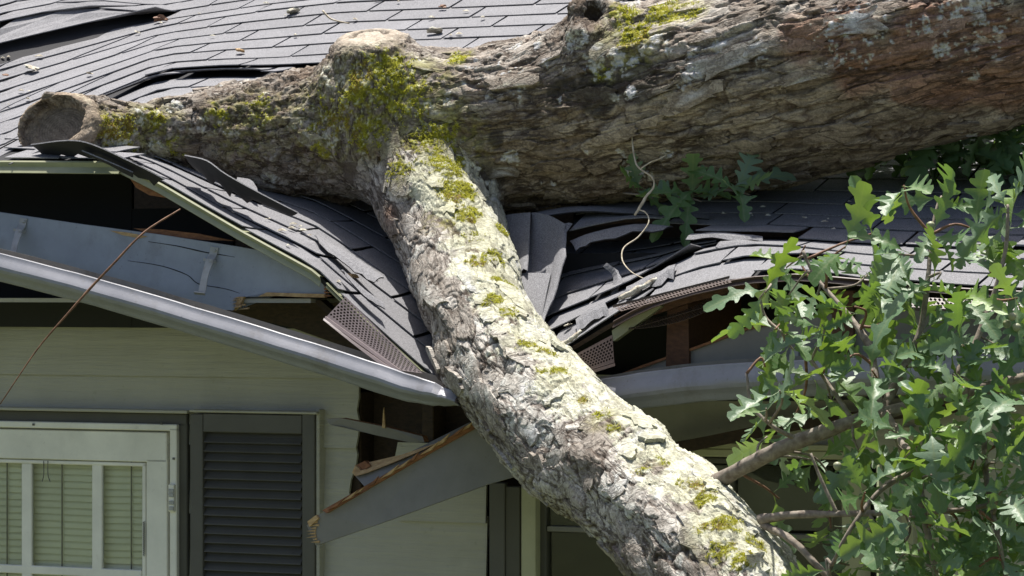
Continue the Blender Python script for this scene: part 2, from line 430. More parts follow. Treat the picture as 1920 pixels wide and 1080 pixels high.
def course(S, k, pxa, pxb, off=None, lifts={}, keep=lambda px, py: True):
    """tabs of course k between photo columns pxa, pxb"""
    ea, eb = S.e(pxa, k), S.e(pxb, k)
    o = (k % 2) * .5 * TAB + .31 * TAB * ((k * 7) % 5 - 2) * .12 if off is None else off
    i0 = math.floor((ea - o) / TAB)
    e = o + i0 * TAB
    while e < eb:
        a, b = max(e, ea), min(e + TAB, eb)
        if b - a > .03:
            q = S.p((a + b) / 2, k); px = 960 + FP * q[0] / q[1]; py = S.y(px, k)
            w = .0042
            big = callable(lifts) and lifts(px) > .01 if not isinstance(lifts(px) if callable(lifts) else 0, tuple) else False
            w = .009 if big else w
            if keep(px, py):
                l = lifts.get(round(px / 50), 0) if isinstance(lifts, dict) else lifts(px)
                l = l if isinstance(l, tuple) else (l, 0)
                shingle(S, a + w + rng.random() * .002, b - w, k + (rng.random() - .5) * .05, l[0] * (1 if not big else .65 + .6 * rng.random()), l[1] + (.012 * (rng.random() - .5) if big else 0))
            else: FAR.append((S, a + w, b - w, k))
        e += TAB
# behind the tree: hidden tabs (under trunk, out of frame) go into one mesh
def keep_back(px, py):
    if py < -50 or px < -110 or px > 1180: return False
    edge = np.interp(px, [-110, 190, 300, 400, 500, 590, 620, 780, 850, 1050, 1150], [400, 262, 245, 215, 185, 150, 110, 110, 130, 80, 40])
    return py < edge + 25
for k in range(0, 24):
    a, b = -420, 1450
    if k <= 1: b = 60 + 50 * k
    elif k == 2: a, b = -420, 160
    ls = {}
    if k == 9: ls = lambda px: float(np.interp(px, [0, 130, 270, 320], [.05, .042, .018, 0]))
    elif k == 10: ls = lambda px: .006 if px < 180 else 0
    course(BACK, k, a, b, None, ls, keep_back)
for k in range(0, 3): course(EAVE, k, 5, 228 - 8 * k, None, {}, lambda px, py: True)
# torn lower edge behind the stub: one course bent up
course(BACK, 1, 225, 520, None, lambda px: .024, lambda px, py: True)
for k in (-1, 0): course(BACK, k, 215 + 20 * k, 480, None, lambda px: 0, lambda px, py: True)
course(BACK, 2, 170, 660, None, lambda px: .008 if px > 240 else 0, lambda px, py: True)
# crushed flap left of the limb
for k in range(0, 7):
    a = 205 + 6 * k + (k % 2) * 15
    course(FLAP, k, a, 905, None, lambda px: (.005 * rng.random(), .008 * (rng.random() - .3)))
# crushed eave right of the limb
for k in range(0, 3): course(LOW, k, 1005 - 8 * k, 2250, None, lambda px: (.024 * rng.random() ** 2, .030 * (rng.random() - .45)) if px < 1560 else 0., lambda px, py: px < 2000)
for k in range(3, 6): course(LOW, k, 1000, 1345, None, lambda px: .004, lambda px, py: px < 2000)
course(UP, 3, 1298, 2250, EOF_(1298, NK(3)), lambda px: .012 if px < 1420 else 0, lambda px, py: px < 2000)
for k in range(4, 22):
    course(UP, k, 1062 if k < 6 else 1000, 2300, EOF_(1062, NK(k)) if k == 4 else None, lambda px: .012 if (k == 4 and px < 1300) else 0, lambda px, py: px < 2000 and k < 12 and py > 215)
def far_shingles():
    vs, fs = [], []
    for S, a, b, k in FAR:
        i = len(vs)
        for kk, dz in ((k, .016), (k + 1.12, .002)):
            for e in (a, (a + b) / 2, b):
                p = S.p(e, kk); vs.append((p[0], p[1], p[2] + dz))
        for e in (a, (a + b) / 2, b):
            p = S.p(e, k); vs.append((p[0], p[1], p[2] + .011))
        fs += [(i, i + 1, i + 4, i + 3), (i + 1, i + 2, i + 5, i + 4), (i + 6, i + 7, i + 1, i), (i + 7, i + 8, i + 2, i + 1)]
    o = mesh_obj('shingle_field', vs, fs, 'shingle', roof); o['kind'] = 'stuff'
far_shingles()
def deck(S, pxa, pxb, k0, k1, name='roof_deck', nx=40, nk=24, drop=.006):
    G = []
    for i in range(nx + 1):
        row = []
        for j in range(nk + 1):
            k = k0 + (k1 - k0) * j / nk; px = pxa + (pxb - pxa) * i / nx
            q = S.p(S.e(px, k), k); q[2] -= drop; row.append(q)
        G.append(row)
    o = sheet(name, G, .012, 'felt', roof); o.data.materials.append(MATS['old_wood'])
    for p in o.data.polygons:
        if p.normal.z < 0: p.material_index = 1
    return o
deck(BACK, -420, 120, .1, 3.2, nx=12, nk=4); deck(BACK, -420, 1450, 3.2, 28); deck(BACK, 215, 1000, -1, 3.3, nx=14, nk=6); deck(EAVE, -100, 226, .1, 3, nx=10, nk=4)
deck(FLAP, 222, 900, .12, 7, nx=24, nk=8); deck(LOW, 1010, 2250, .12, 6, nx=30, nk=8, drop=.008); deck(UP, 1075, 2300, 4.6, 28)

# torn and curled single shingles
ribbon('torn_shingle', [(58, 270, -.42), (128, 262, -.50), (175, 270, -.51), (250, 304, -.52), (310, 335, -.50)],
       [(82, 290, -.38), (150, 290, -.44), (188, 294, -.46), (232, 318, -.47), (292, 346, -.47)], parent=roof, bulge=.004)
ribbon('torn_shingle', [(154, 281, -.50), (200, 300, -.515), (250, 322, -.515)], [(160, 288, -.47), (205, 308, -.49), (250, 332, -.50)], parent=roof)
ribbon('torn_shingle', [(347, 290, -.33), (388, 300, -.36), (425, 326, -.37), (490, 362, -.36), (560, 398, -.33)],
       [(372, 318, -.24), (400, 340, -.27), (440, 364, -.29), (488, 382, -.30), (540, 400, -.31)], parent=roof, bulge=-.006)
ribbon('torn_shingle', [(445, 332, -.05), (470, 337, -.06), (482, 352, -.08)], [(440, 350, -.1), (465, 352, -.1), (484, 362, -.12)], parent=roof)
# folded pieces in the pocket right of the limb
ribbon('torn_shingle', [(918, 412, .10), (955, 402, .10), (994, 398, .07)], [(935, 505, -.10), (962, 512, -.12), (988, 508, -.16)], nv=5, parent=roof, bulge=-.02)
ribbon('torn_shingle', [(998, 398, .09), (1030, 404, .06), (1060, 420, .02)], [(985, 520, -.08), (1008, 528, -.10), (1032, 522, -.15)], nv=5, parent=roof, bulge=-.025)
ribbon('torn_shingle', [(935, 520, -.13), (980, 512, -.13), (1033, 512, -.14)], [(955, 640, -.34), (985, 630, -.33), (1012, 618, -.33)], nv=5, parent=roof, bulge=.01)
ribbon('torn_shingle', [(1052, 424, .03), (1040, 480, -.06), (1024, 545, -.18), (1010, 612, -.32)], [(1070, 420, .04), (1058, 480, -.10), (1036, 560, -.24), (1012, 625, -.36)], nv=3, parent=roof, bulge=.006)
ribbon('torn_shingle', [(1005, 616, -.33), (1030, 640, -.40), (1062, 655, -.46)], [(1000, 655, -.36), (1020, 668, -.42), (1050, 668, -.48)], nv=3, parent=roof)
ribbon('torn_shingle', [(1068, 452, .02), (1110, 436, .0), (1190, 420, -.01), (1262, 424, -.02)], [(1080, 470, -.03), (1120, 452, -.05), (1185, 436, -.06), (1240, 432, -.06)], nv=3, parent=roof, bulge=.004)
ribbon('torn_shingle', [(1300, 438, -.09), (1360, 436, -.10), (1430, 444, -.10)], [(1288, 447, -.12), (1350, 447, -.13), (1430, 452, -.13)], nv=3, parent=roof, bulge=.006)
ribbon('torn_shingle', [(1356, 452, -.16), (1400, 450, -.16), (1470, 462, -.16)], [(1340, 464, -.2), (1395, 463, -.2), (1470, 472, -.2)], nv=3, parent=roof, bulge=.006)
ribbon('torn_shingle', [(1130, 500, -.10), (1150, 520, -.12), (1142, 560, -.2)], [(1150, 498, -.10), (1166, 520, -.14), (1150, 566, -.22)], nv=2, parent=roof, bulge=.01)
ribbon('torn_shingle', [(1176, 540, -.30), (1215, 520, -.29), (1268, 496, -.28)], [(1172, 560, -.37), (1218, 540, -.37), (1262, 520, -.36)], nv=3, parent=roof, bulge=.016)
ribbon('torn_shingle', [(1078, 600, -.36), (1100, 582, -.35), (1130, 566, -.34)], [(1082, 624, -.44), (1108, 606, -.43), (1140, 590, -.42)], nv=3, parent=roof, bulge=.015)
ribbon('torn_shingle', [(590, 440, -.20), (660, 478, -.24), (720, 520, -.28)], [(600, 458, -.26), (655, 498, -.30), (700, 530, -.33)], nv=3, parent=roof, bulge=.006)
ribbon('torn_shingle', [(640, 506, -.36), (690, 548, -.38), (716, 566, -.38)], [(650, 520, -.40), (690, 560, -.42), (722, 578, -.41)], nv=3, parent=roof, bulge=.008)
ribbon('torn_shingle', [(990, 402, .20), (1080, 388, .2), (1200, 392, .2), (1330, 402, .2)], [(1000, 408, .1), (1090, 396, .09), (1200, 401, .08), (1330, 410, .08)], nv=3, parent=roof, bulge=.008)

# --- drip edge: left run and the bent run along the flap
def strip_along(name, S, pxs, drop, n_off, material, k=-.1, th=.003):
    G = []
    for px in pxs:
        p = S.p(S.e(px, k), k); q = p + np.array((-SP * n_off, -CP * n_off, -drop)); mid = p * .5 + q * .5 + np.array((SP * .006, CP * .006, 0))
        t = p + np.array((SP * .05, CP * .05, .0)); G.append([t + np.array((0, 0, -.001)), p, p * .75 + mid * .25 + np.array((-SP, -CP, 0)) * .004, mid, q])
    o = sheet(name, G, th, material, house); return o
strip_along('drip_edge', EAVE, np.linspace(-400, 226, 18), .036, .012, 'olive_paint')
strip_along('drip_edge', FLAP, np.linspace(212, 600, 26), .030, .004, 'olive_paint', k=-.05)
strip_along('drip_edge', FLAP, np.linspace(612, 860, 16), .012, .004, 'olive_paint', k=-.05)
strip_along('drip_edge', LOW, np.linspace(1150, 2250, 30), .018, .006, 'shaded_brown_metal', k=-.05)

# --- attic: floor, back board, rafters, soffit
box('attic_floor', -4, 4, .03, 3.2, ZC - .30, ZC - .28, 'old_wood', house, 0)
box('attic_dark_sheet', EOF_(-420, -.05), EOF_(250, -.05), -.06, -.045, ZC - .12, ZC + .36, 'felt', house, 0)  # added black sheets: darken the opening by hiding the lit attic
box('attic_dark_sheet', EOF_(251, -.05), EOF_(440, -.05), -.06, -.045, ZC - .12, ZC + .24, 'felt', house, 0)
box('attic_dark_sheet', EOF_(441, -.05), EOF_(640, -.05), -.06, -.045, ZC - .12, ZC + .06, 'felt', house, 0)
box('attic_dark_sheet', EOF_(1010, .0), EOF_(2300, .0), .06, .075, ZC - .30, ZC + .10, 'felt', house, 0)  # added black sheet for the darkness inside the right eave
plank('eave_shade_strip', [(425, 556, -.2), (610, 545, -.2), (700, 640, -.2), (770, 712, -.2), (660, 655, -.2), (540, 612, -.2), (425, 588, -.2)], .03, 'old_wood', house)  # added dark strip standing in for shade behind the broken fascia
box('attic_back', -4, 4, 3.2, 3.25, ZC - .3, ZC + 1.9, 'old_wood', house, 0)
for px in (-260,):
    e = EOF_(px, -.3)
    zz = [EAVE.p(e, k)[2] - .03 for k in (.6, 3)] if px < 200 else [FLAP.p(e, k)[2] - .03 for k in (.6, 6)]
    k2 = 3 if px < 200 else 6
    vs = []
    for de in (-.02, .02):
        for k, z in zip((.6, k2), zz): vs += [HP(e + de, NK(k), z), HP(e + de, NK(k), z - .10)]
    fix(mesh_obj('rafter', vs, [(0, 1, 3, 2), (4, 6, 7, 5), (0, 4, 5, 1), (2, 3, 7, 6), (0, 2, 6, 4), (1, 5, 7, 3)], 'old_wood', house))
plank('rafter', [(1252, 560, -.36), (1290, 555, -.36), (1292, 690, -.36), (1248, 700, -.36)], .5, 'brown_wood', house)
plank('rafter', [(1560, 545, -.36), (1600, 545, -.36), (1600, 680, -.36), (1560, 680, -.36)], .5, 'brown_wood', house)
box('soffit', -3.6, EOF_(640, -.2), -.39, .0, ZC - .042, ZC - .03, 'siding_paint', house, 0)
plank('soffit_board', [(1180, 752, -.1), (1500, 752, -.1), (1760, 745, -.1), (1760, 790, -.05), (1420, 800, -.05), (1230, 835, -.05), (1185, 800, -.05)], .02, 'fascia_grey', house)
plank('soffit_board', [(1225, 838, -.12), (1500, 782, -.12), (1900, 742, -.12), (1900, 762, -.12), (1500, 806, -.12), (1235, 858, -.12)], .015, 'old_wood', house)

# --- wall with lapped siding boards
wall = empty('wall'); wall.parent = house
LAP = [545, 575, 707, 835, 965, 1097, 1230, 1365, 1500, 1640, 1780, 1930, 2080, 2240]
zl = [ZOF(450, y, 0) for y in LAP]
while zl[-1] > .25: zl.append(zl[-1] - .2)
HOLE = {2: (None, 678, 1010), 3: (None, 662, 748)}
def jag(e, z0, z1, n=7, a=.014): return [(e + a * (rng.random() - .5) * 2, z0 + (z1 - z0) * i / (n - 1)) for i in range(n)]
def siding(e0, e1, z0, z1, j0=False, j1=False):
    zt = z1 + .02
    L = jag(e0, z0, zt) if j0 else [(e0, z0), (e0, zt)]
    R = jag(e1, z0, zt) if j1 else [(e1, z0), (e1, zt)]
    out = R + L[::-1]; pr = lambda z: -.004 - .014 * (1 - (z - z0) / (zt - z0))
    vs = [HP(e, pr(z), z) for e, z in out] + [HP(e, pr(z) + .010, z) for e, z in out]; n = len(out)
    fs = [tuple(range(n)), tuple(range(2 * n - 1, n - 1, -1))] + [(i, n + i, n + (i + 1) % n, (i + 1) % n) for i in range(n)]
    fix(mesh_obj('siding_board', vs, fs, 'siding_paint', wall))
eA, eD, eW0, eW1, eW2, eW3, eB = -3.6, EOF_(345, 0), EOF_(915, 0), EOF_(1650, 0), EOF_(2150, 0), EOF_(2450, 0), 3.4
for i in range(len(zl) - 1):
    z1, z0 = zl[i], zl[i + 1]
    if i < 2: siding(eA, EOF_(1000, 0), z0, z1)
    elif i == 2: siding(EOF_(-260, 0), EOF_(678, 0), z0, z1, False, True); siding(EOF_(1010, 0), eB, z0, z1, True)
    elif i == 3: siding(eD, EOF_(664, 0), z0, z1, False, True); siding(EOF_(745, 0), eW0, z0, z1, True); siding(eW1, eB, z0, z1)
    else: siding(eD, eW0, z0, z1); siding(eW1, eB, z0, z1)
box('sheathing', EOF_(356, 0), EOF_(1000, 0), .10, .115, 0, ZC - .05, 'old_wood', wall, 0)
box('sheathing', EOF_(1660, 0), eB, .02, .035, 0, ZC - .31, 'old_wood', wall, 0)
box('stud', EOF_(655, .01), EOF_(676, .01), .012, .098, .3, ZOF(660, 735, 0), 'old_wood', wall)
box('stud', EOF_(790, .01), EOF_(812, .01), .012, .098, .3, ZOF(660, 735, 0), 'old_wood', wall)
box('foundation', eA, eB, .01, 3.2, -.02, .24, 'fascia_grey', wall, 0)

# --- door with a nine-light storm panel, left
door = empty('door'); door.parent = house
def dpart(nm, *a, **k): return pbox(nm, *a, parent=door, **k)
dpart('drip_cap', -260, 350, 764, 770, -.055, 0, 'siding_paint')
dpart('casing', -260, 350, 770, 793, -.030, .06, 'trim_dark')
dpart('casing', 331, 351, 794, 2350, -.030, .06, 'trim_dark')
dpart('frame', -260, 331, 790, 802, -.046, .06, 'white_paint')
dpart('frame', 318, 331, 803, 2350, -.046, .06, 'white_paint')
dpart('rail', -260, 312, 805, 860, -.034, -.008, 'white_paint')
dpart('stile', 274, 313, 861, 2350, -.034, -.008, 'white_paint')
dpart('glazing_bead', -260, 273, 861, 868, -.028, -.010, 'white_paint')
dpart('glazing_bead', 266, 273, 869, 2300, -.028, -.010, 'white_paint')
for x in (40, 172, -95): dpart('muntin', x, x + 19, 869, 2300, -.026, -.012, 'white_paint')
for y in (1058, 1250, 1440): dpart('muntin', -260, 265, y, y + 16, -.0265, -.0115, 'white_paint')
for (xa, xb) in ((-75, 39), (60, 171), (192, 265)):
    for (ya, yb) in ((869, 1057), (1075, 1249)): dpart('pane', xa, xb, ya, yb, -.020, -.017, 'glass', bev=0)
hg = dpart('hinge', 315, 326, 908, 960, -.058, -.046, 'white_paint')
for y in (917, 925, 939, 950): pbox('hinge_knuckle', 316, 325, y, y + 7, -.062, -.058, 'galvanised', door, .001)
y = 868
while y < 1250:
    e0, e1, z = EOF_(-260, .05), EOF_(300, .05), ZOF(130, y, .05)
    G = []
    for s in range(7):
        e = e0 + (e1 - e0) * s / 6; w = .0015 * math.sin(s * 2.1 + y)
        G.append([HP(e, .016, z + .011 + w), HP(e, .010, z + .002 + w), HP(e, .007, z - .011 + w)])
    sheet('blind_slat', [[np.array(p) for p in r] for r in G], .001, 'blind_vinyl', door)
    y += 12.5
for x in (12, 115, 245): dpart('blind_cord', x, x + 2, 866, 1250, .000, .002, 'shutter_paint', bev=0)
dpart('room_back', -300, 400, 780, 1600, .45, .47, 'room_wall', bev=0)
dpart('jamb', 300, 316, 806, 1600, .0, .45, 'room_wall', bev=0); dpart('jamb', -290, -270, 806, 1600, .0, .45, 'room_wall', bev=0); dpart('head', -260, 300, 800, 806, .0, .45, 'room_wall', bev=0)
for x in (82, 90):
    twig('hook', [(x, 864, -.036), (x, 895, -.038), (x + (4 if x > 85 else -3), 905, -.042)] and [(x, 864, -.036, .0014), (x, 890, -.037, .0014), (x + (4 if x > 85 else -3), 903, -.040, .0014)], 'shutter_paint', door, 5, 3, 0)
sp = []
for i in range(140):
    a = i * .72; p = U(270 + 1.5 * math.cos(a), 978 + i * .46, -.034); sp.append((p.x, p.y + .004 * math.sin(a), p.z, .0012))
v, f_ = tube_data(np.array(sp), 5); mesh_obj('spring', v, f_, 'shutter_paint', door, True)
for (x, y_) in ((62, 796), (302, 794), (325, 860)):
    pbox('screw', x - 2, x + 2, y_ - 2, y_ + 2, -.050, -.046, 'shutter_paint', door, .0008)

# --- louvered shutter right of the door
def shutter(x0, x1, ytop, ybot, stile, y0, step, nl):
    s = empty('shutter'); s.parent = house
    pbox('drip_cap', x0 - 2, x1 + 4, ytop - 6, ytop - 1, -.062, 0, 'siding_paint', s)
    pbox('stile', x0, x0 + stile, ytop, ybot, -.052, -.018, 'shutter_paint', s)
    pbox('stile', x1 - stile, x1, ytop, ybot, -.052, -.018, 'shutter_paint', s)
    pbox('rail', x0 + stile + .4, x1 - stile - .4, ytop + .5, y0 - 2, -.0515, -.019, 'shutter_paint', s)
    pbox('backing', x0 + 4, x1 - 4, ytop + 4, ybot, -.0200, -.017, 'trim_dark', s, 0)
    e0, e1 = EOF_(x0 + stile + .5, -.04), EOF_(x1 - stile - .5, -.04)
    for i in range(nl):
        z = ZOF((x0 + x1) / 2, y0 + step * i, -.04); h = step / FP * 9.2
        G = [[np.array(HP(e, n, z + dz)) for n, dz in ((-.022, .004), (-.032, -h * .38), (-.046, -h * .92), (-.047, -h * 1.0))] for e in np.linspace(e0, e1, 3)]
        sheet('louver', G, .005, 'shutter_paint', s)
    return s
sh = shutter(356, 590, 776, 2300, 24, 814, 17.2, 44)
pbox('edge_trim', 592, 599, 768, 2300, -.045, .0, 'siding_paint', sh)
# --- shadowed window behind the limb
win = empty('window'); win.parent = house
sh2 = pbox('side_panel', 917, 946, 905, 2300, -.040, -.016, 'shutter_paint', win); pbox('side_panel', 947, 975, 912, 2300, -.034, -.016, 'trim_dark', win)
pbox('casing', 977, 1004, 850, 2300, -.040, .06, 'cream_paint', win); pbox('casing', 1005, 1600, 829, 840, -.044, .06, 'cream_paint', win)
pbox('casing', 1005, 1600, 841, 855, -.036, .06, 'cream_paint', win); pbox('casing', 1578, 1612, 856, 2300, -.040, .06, 'cream_paint', win)
pbox('sash_stile', 1006, 1024, 856, 2300, -.006, .03, 'trim_dark', win); pbox('sash_rail', 1025, 1577, 857, 868, -.008, .03, 'trim_dark', win)
pbox('sash_rail', 1025, 1577, 995, 1006, -.008, .03, 'fascia_grey', win); pbox('mullion', 1366, 1376, 869, 994, -.007, .03, 'trim_dark', win)
pbox('pane', 1025, 1365, 869, 994, .010, .013, 'glass', win, 0); pbox('pane', 1377, 1577, 869, 994, .010, .013, 'glass', win, 0); pbox('pane', 1025, 1577, 1007, 2300, .014, .017, 'glass', win, 0)
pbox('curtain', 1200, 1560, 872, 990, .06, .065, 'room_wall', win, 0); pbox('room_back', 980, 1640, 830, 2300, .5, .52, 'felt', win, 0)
pbox('corner_trim', 1690, 1712, 800, 2300, -.045, .0, 'cream_paint', win)

# --- fascia boards
fb = plank('fascia_board', [(-300, 355, -.40), (0, 398, -.40), (150, 420, -.40), (300, 440, -.40), (450, 463, -.40), (560, 483, -.40), (606, 518, -.40), (612, 556, -.40),
      (560, 554, -.40), (500, 549, -.40), (478, 556, -.40), (456, 557, -.40), (448, 572, -.40), (437, 582, -.40), (330, 575, -.40), (150, 540, -.40), (0, 512, -.40), (-300, 470, -.40)], .02, 'fascia_blue', house, ('raw_wood', (7, 8, 9, 10, 11, 12)))
plank('splinter', [(440, 578, -.407), (447, 556, -.407), (457, 556, -.407), (450, 573, -.407)], .012, 'raw_wood', fb)
plank('splinter', [(484, 556, -.407), (500, 548, -.407), (560, 550, -.407), (610, 551, -.407), (609, 558, -.407), (560, 557, -.407), (520, 555, -.407)], .012, 'raw_wood', fb)
plank('splinter', [(250, 428, -.38), (300, 430, -.38), (370, 438, -.38), (440, 452, -.38), (380, 450, -.38), (290, 440, -.38)], .02, 'orange_wood', fb)
plank('splinter', [(244, 335, -.43), (262, 345, -.43), (290, 352, -.43), (318, 372, -.43), (280, 366, -.43), (255, 352, -.43)], .015, 'orange_wood', fb)
plank('splinter', [(205, 432, -.402), (240, 436, -.402), (276, 443, -.402), (262, 447, -.402), (230, 441, -.402)], .003, 'raw_wood', fb)
twig('split', [(278, 453, -.4003, .0006), (330, 461, -.4003, .0014), (380, 472, -.4003, .0018), (410, 477, -.4003, .0012), (440, 482, -.4003, .0005)], 'felt', fb, 5, 4, .5)
twig('split', [(240, 489, -.4003, .0005), (300, 498, -.4003, .0011), (350, 515, -.4003, .0013), (372, 532, -.4003, .0012), (420, 541, -.4003, .0011), (450, 550, -.4003, .0005)], 'felt', fb, 5, 4, .5)
# gutter brackets on it
def bracket(x, y, s, bent=0):
    b = empty('gutter_bracket'); b.parent = house
    L = lambda dx, dy, n: (x + dx * s, y + dy * s, n)
    ribbon('strap', [L(5, 0, -.405), L(2, 14, -.408), L(-4, 26, -.43), L(-12, 55, -.45), L(-18, 84, -.46)], [L(19, 2, -.405), L(16, 16, -.408), L(10, 28, -.43), L(0, 56, -.45), L(-5, 86, -.46)], nv=1, th=.003, material='galvanised', parent=b)
    ribbon('lip', [L(-9, 22, -.41), L(6, 24, -.435), L(16, 26, -.41)], [L(-9, 27, -.41), L(6, 29, -.437), L(16, 31, -.41)], nv=1, th=.003, material='galvanised', parent=b)
    ribbon('foot', [L(-26, 84, -.47), L(-6, 86, -.47)], [L(-25, 88, -.455), L(-5, 90, -.455)], nv=1, th=.003, material='galvanised', parent=b)
    pbox('nail', x + 9 * s, x + 14 * s, y + 5 * s, y + 10 * s, -.410, -.404, 'galvanised', b, .001)
bracket(33, 408, .92); bracket(390, 462, 1.0)
rf = plank('fascia_board', [(1120, 722, -.345), (1200, 690, -.345), (1300, 655, -.345), (1400, 618, -.345), (1520, 592, -.345), (1700, 578, -.345), (2200, 570, -.345), (2200, 740, -.345), (1120, 745, -.345)], .022, 'fascia_grey', house)
plank('raw_edge', [(1150, 706, -.355), (1200, 686, -.355), (1300, 651, -.355), (1400, 614, -.355), (1520, 588, -.355), (1520, 592, -.355), (1400, 619, -.355), (1300, 656, -.355), (1200, 691, -.355)], .03, 'orange_wood', rf)
plank('blocking', [(1147, 620, -.42), (1235, 560, -.42), (1240, 575, -.42), (1150, 640, -.42)], .03, 'olive_paint', house)
plank('blocking', [(1150, 590, -.40), (1240, 565, -.40), (1420, 520, -.40), (1420, 540, -.40), (1300, 565, -.40), (1160, 612, -.40)], .02, 'brown_wood', house)

# ------------------------------------------------------------------ gutters
def gutter(name, path, label, w=.085, h=.085, scale_end=None, mi=('gutter_paint', 'gutter_inside')):
    """K-like profile swept along the back top edge (px, py, n, twist)"""
    C = spline([tuple(U(*p[:3])) for p in path], 7); n = len(C)
    prof = [(0, h * .14), (0, -h), (.60 * w, -h), (.70 * w, -h * .985), (.76 * w, -h * .93), (.80 * w, -h * .84), (.90 * w, -h * .74), (1.03 * w, -h * .64), (1.08 * w, -h * .54), (1.08 * w, -h * .44), (1.03 * w, -h * .32), (.95 * w, -h * .20), (.90 * w, -h * .08), (.885 * w, 0), (.87 * w, h * .02), (.83 * w, h * .02), (.82 * w, -h * .04)]  # unlike a true K front, bulges low so its upper half is lit
    d = Vector((-SP, -CP, 0)); G = []
    for i in range(n):
        tw = np.interp(i / (n - 1), np.linspace(0, 1, len(path)), [p[3] if len(p) > 3 else 0 for p in path]); c, s = math.cos(tw), math.sin(tw)
        k = 1 if scale_end is None else np.interp(i / (n - 1), [0, .8, 1], [1, 1, scale_end])
        row = []
        for a, b in prof:
            a2, b2 = a * c - b * s, a * s + b * c * k
            q = Vector(C[i]) + d * a2 + Vector((0, 0, b2 + .0005 * math.sin(i * 1.3 + a * 40))); dn_ = (math.sin(i * 2.3 + a * 31) + math.sin(i * .9 + b * 55)) * (.0006 + (.0035 * max(0, (i / (n - 1) - .72)) / .28 if scale_end else 0)); row.append(np.array(q + d * dn_ + Vector((0, 0, dn_ * .6))))
        G.append(row)
    root = empty(name, tuple(C[0])); tag(root, label, 'gutter')
    o = sheet('trough', G, .0016, mi[0], None); o.data.materials.append(MATS[mi[1]])
    m = len(prof)
    for p in o.data.polygons:
        vi = [v % (n * m) % m for v in p.vertices]
        if max(vi) <= 2: p.material_index = 1
    o.data.shade_smooth(); o.data.set_sharp_from_angle(angle=math.radians(24))
    o.parent = root; o.matrix_parent_inverse = Matrix.Translation(-root.location)
    return root
gl = gutter('gutter', [(-300, 405, -.52, .05), (0, 473, -.515, .05), (200, 524, -.505, .05), (420, 588, -.49, .05), (640, 655, -.47, .05), (800, 706, -.48, .02), (880, 735, -.49, 0)],
            'grey gutter torn loose and sagging from the left down to the limb', scale_end=.45, w=.092, h=.079)
gr = gutter('gutter', [(1085, 722, -.40), (1200, 703, -.392), (1330, 687, -.385), (1500, 677, -.385), (1800, 668, -.385), (2250, 655, -.385)],
            'grey gutter under the right eave, running behind the oak leaves', w=.085, h=.092)
r = gr
for px in (1482, 1760):
    h_ = plank('hanger', [(px, 655, -.38), (px + 14, 655, -.38), (px + 15, 700, -.38), (px + 1, 700, -.38)], .003, 'galvanised'); h_.parent = gr; h_.matrix_parent_inverse = Matrix.Translation(-gr.location)

# ------------------------------------------------------------------ perforated gutter guards
def lattice(name, Q, nu, nv, border=(.0, .0), th=None, sag=0., parent=None, material='brown_metal'):
    """Q: 4 corners (px, py, n) a(u0v0) b(u1v0) c(u1v1) d(u0v1); real diamond holes in offset rows"""
    a, b, c, d = [np.array(U(*q)) for q in Q]
    def P(u, v):
        q = (a * (1 - u) + b * u) * (1 - v) + (d * (1 - u) + c * u) * v; q[2] -= sag * math.sin(math.pi * u) * (1 + .3 * v) ; return q
    vs, fs = [], []
    b0, b1 = border
    def quad(u0, u1, v0, v1):
        i = len(vs); vs.extend([P(u0, v0), P(u1, v0), P(u1, v1), P(u0, v1)]); fs.append((i, i + 1, i + 2, i + 3))
    quad(0, 1, 0, b0) if b0 else None; quad(0, 1, 1 - b1, 1) if b1 else None
    for j in range(nv):
        v0, v1 = b0 + (1 - b0 - b1) * j / nv, b0 + (1 - b0 - b1) * (j + 1) / nv
        sh_ = (j % 2) * .5
        for i in range(-1, nu + 1):
            u0, u1 = max(0, (i + sh_) / nu), min(1, (i + 1 + sh_) / nu)
            if u1 <= u0 + 1e-6: continue
            if u1 - u0 < .9 / nu: quad(u0, u1, v0, v1); continue
            k = len(vs); um, vm = (u0 + u1) / 2, (v0 + v1) / 2; hu, hv = (u1 - u0) * .40, (v1 - v0) * .66
            hv = min(hv, (v1 - v0) * .49)
            vs.extend([P(u0, v0), P(u1, v0), P(u1, v1), P(u0, v1), P(um, vm - hv), P(um + hu, vm), P(um, vm + hv), P(um - hu, vm)])
            fs.extend([(k, k + 1, k + 4), (k + 1, k + 5, k + 4), (k + 1, k + 2, k + 5), (k + 2, k + 6, k + 5), (k + 2, k + 3, k + 6), (k + 3, k + 7, k + 6), (k + 3, k, k + 7), (k, k + 4, k + 7)])
    o = mesh_obj(name, vs, fs, material, parent)
    sol = o.modifiers.new('thickness', 'SOLIDIFY'); sol.thickness = .0012
    return o
def guard(label, Q, nu, nv, lips, metal='shaded_brown_metal', **k):
    root = empty('gutter_guard', tuple(U(*Q[0]))); tag(root, label, 'gutter guard')
    ch = [lattice('mesh_panel', Q, nu, nv, material=metal, **k)]
    for A, B in lips: ch.append(ribbon('rolled_lip', A, B, nv=2, th=.002, material=metal, bulge=.004))
    for c in ch: c.parent = root; c.matrix_parent_inverse = Matrix.Translation(-root.location)
    return root
guard('brown perforated gutter guard strip poking out beneath the sunlit left shingles', [(612, 594, -.50), (748, 694, -.52), (792, 700, -.50), (648, 556, -.46)], 24, 9,
      [([(608, 598, -.51), (680, 650, -.52), (745, 697, -.53)], [(612, 593, -.50), (684, 645, -.51), (750, 692, -.52)]), ([(606, 600, -.515), (676, 656, -.53), (735, 700, -.54)], [(608, 598, -.505), (680, 652, -.52), (745, 697, -.53)])], border=(.12, .04), metal='brown_metal')
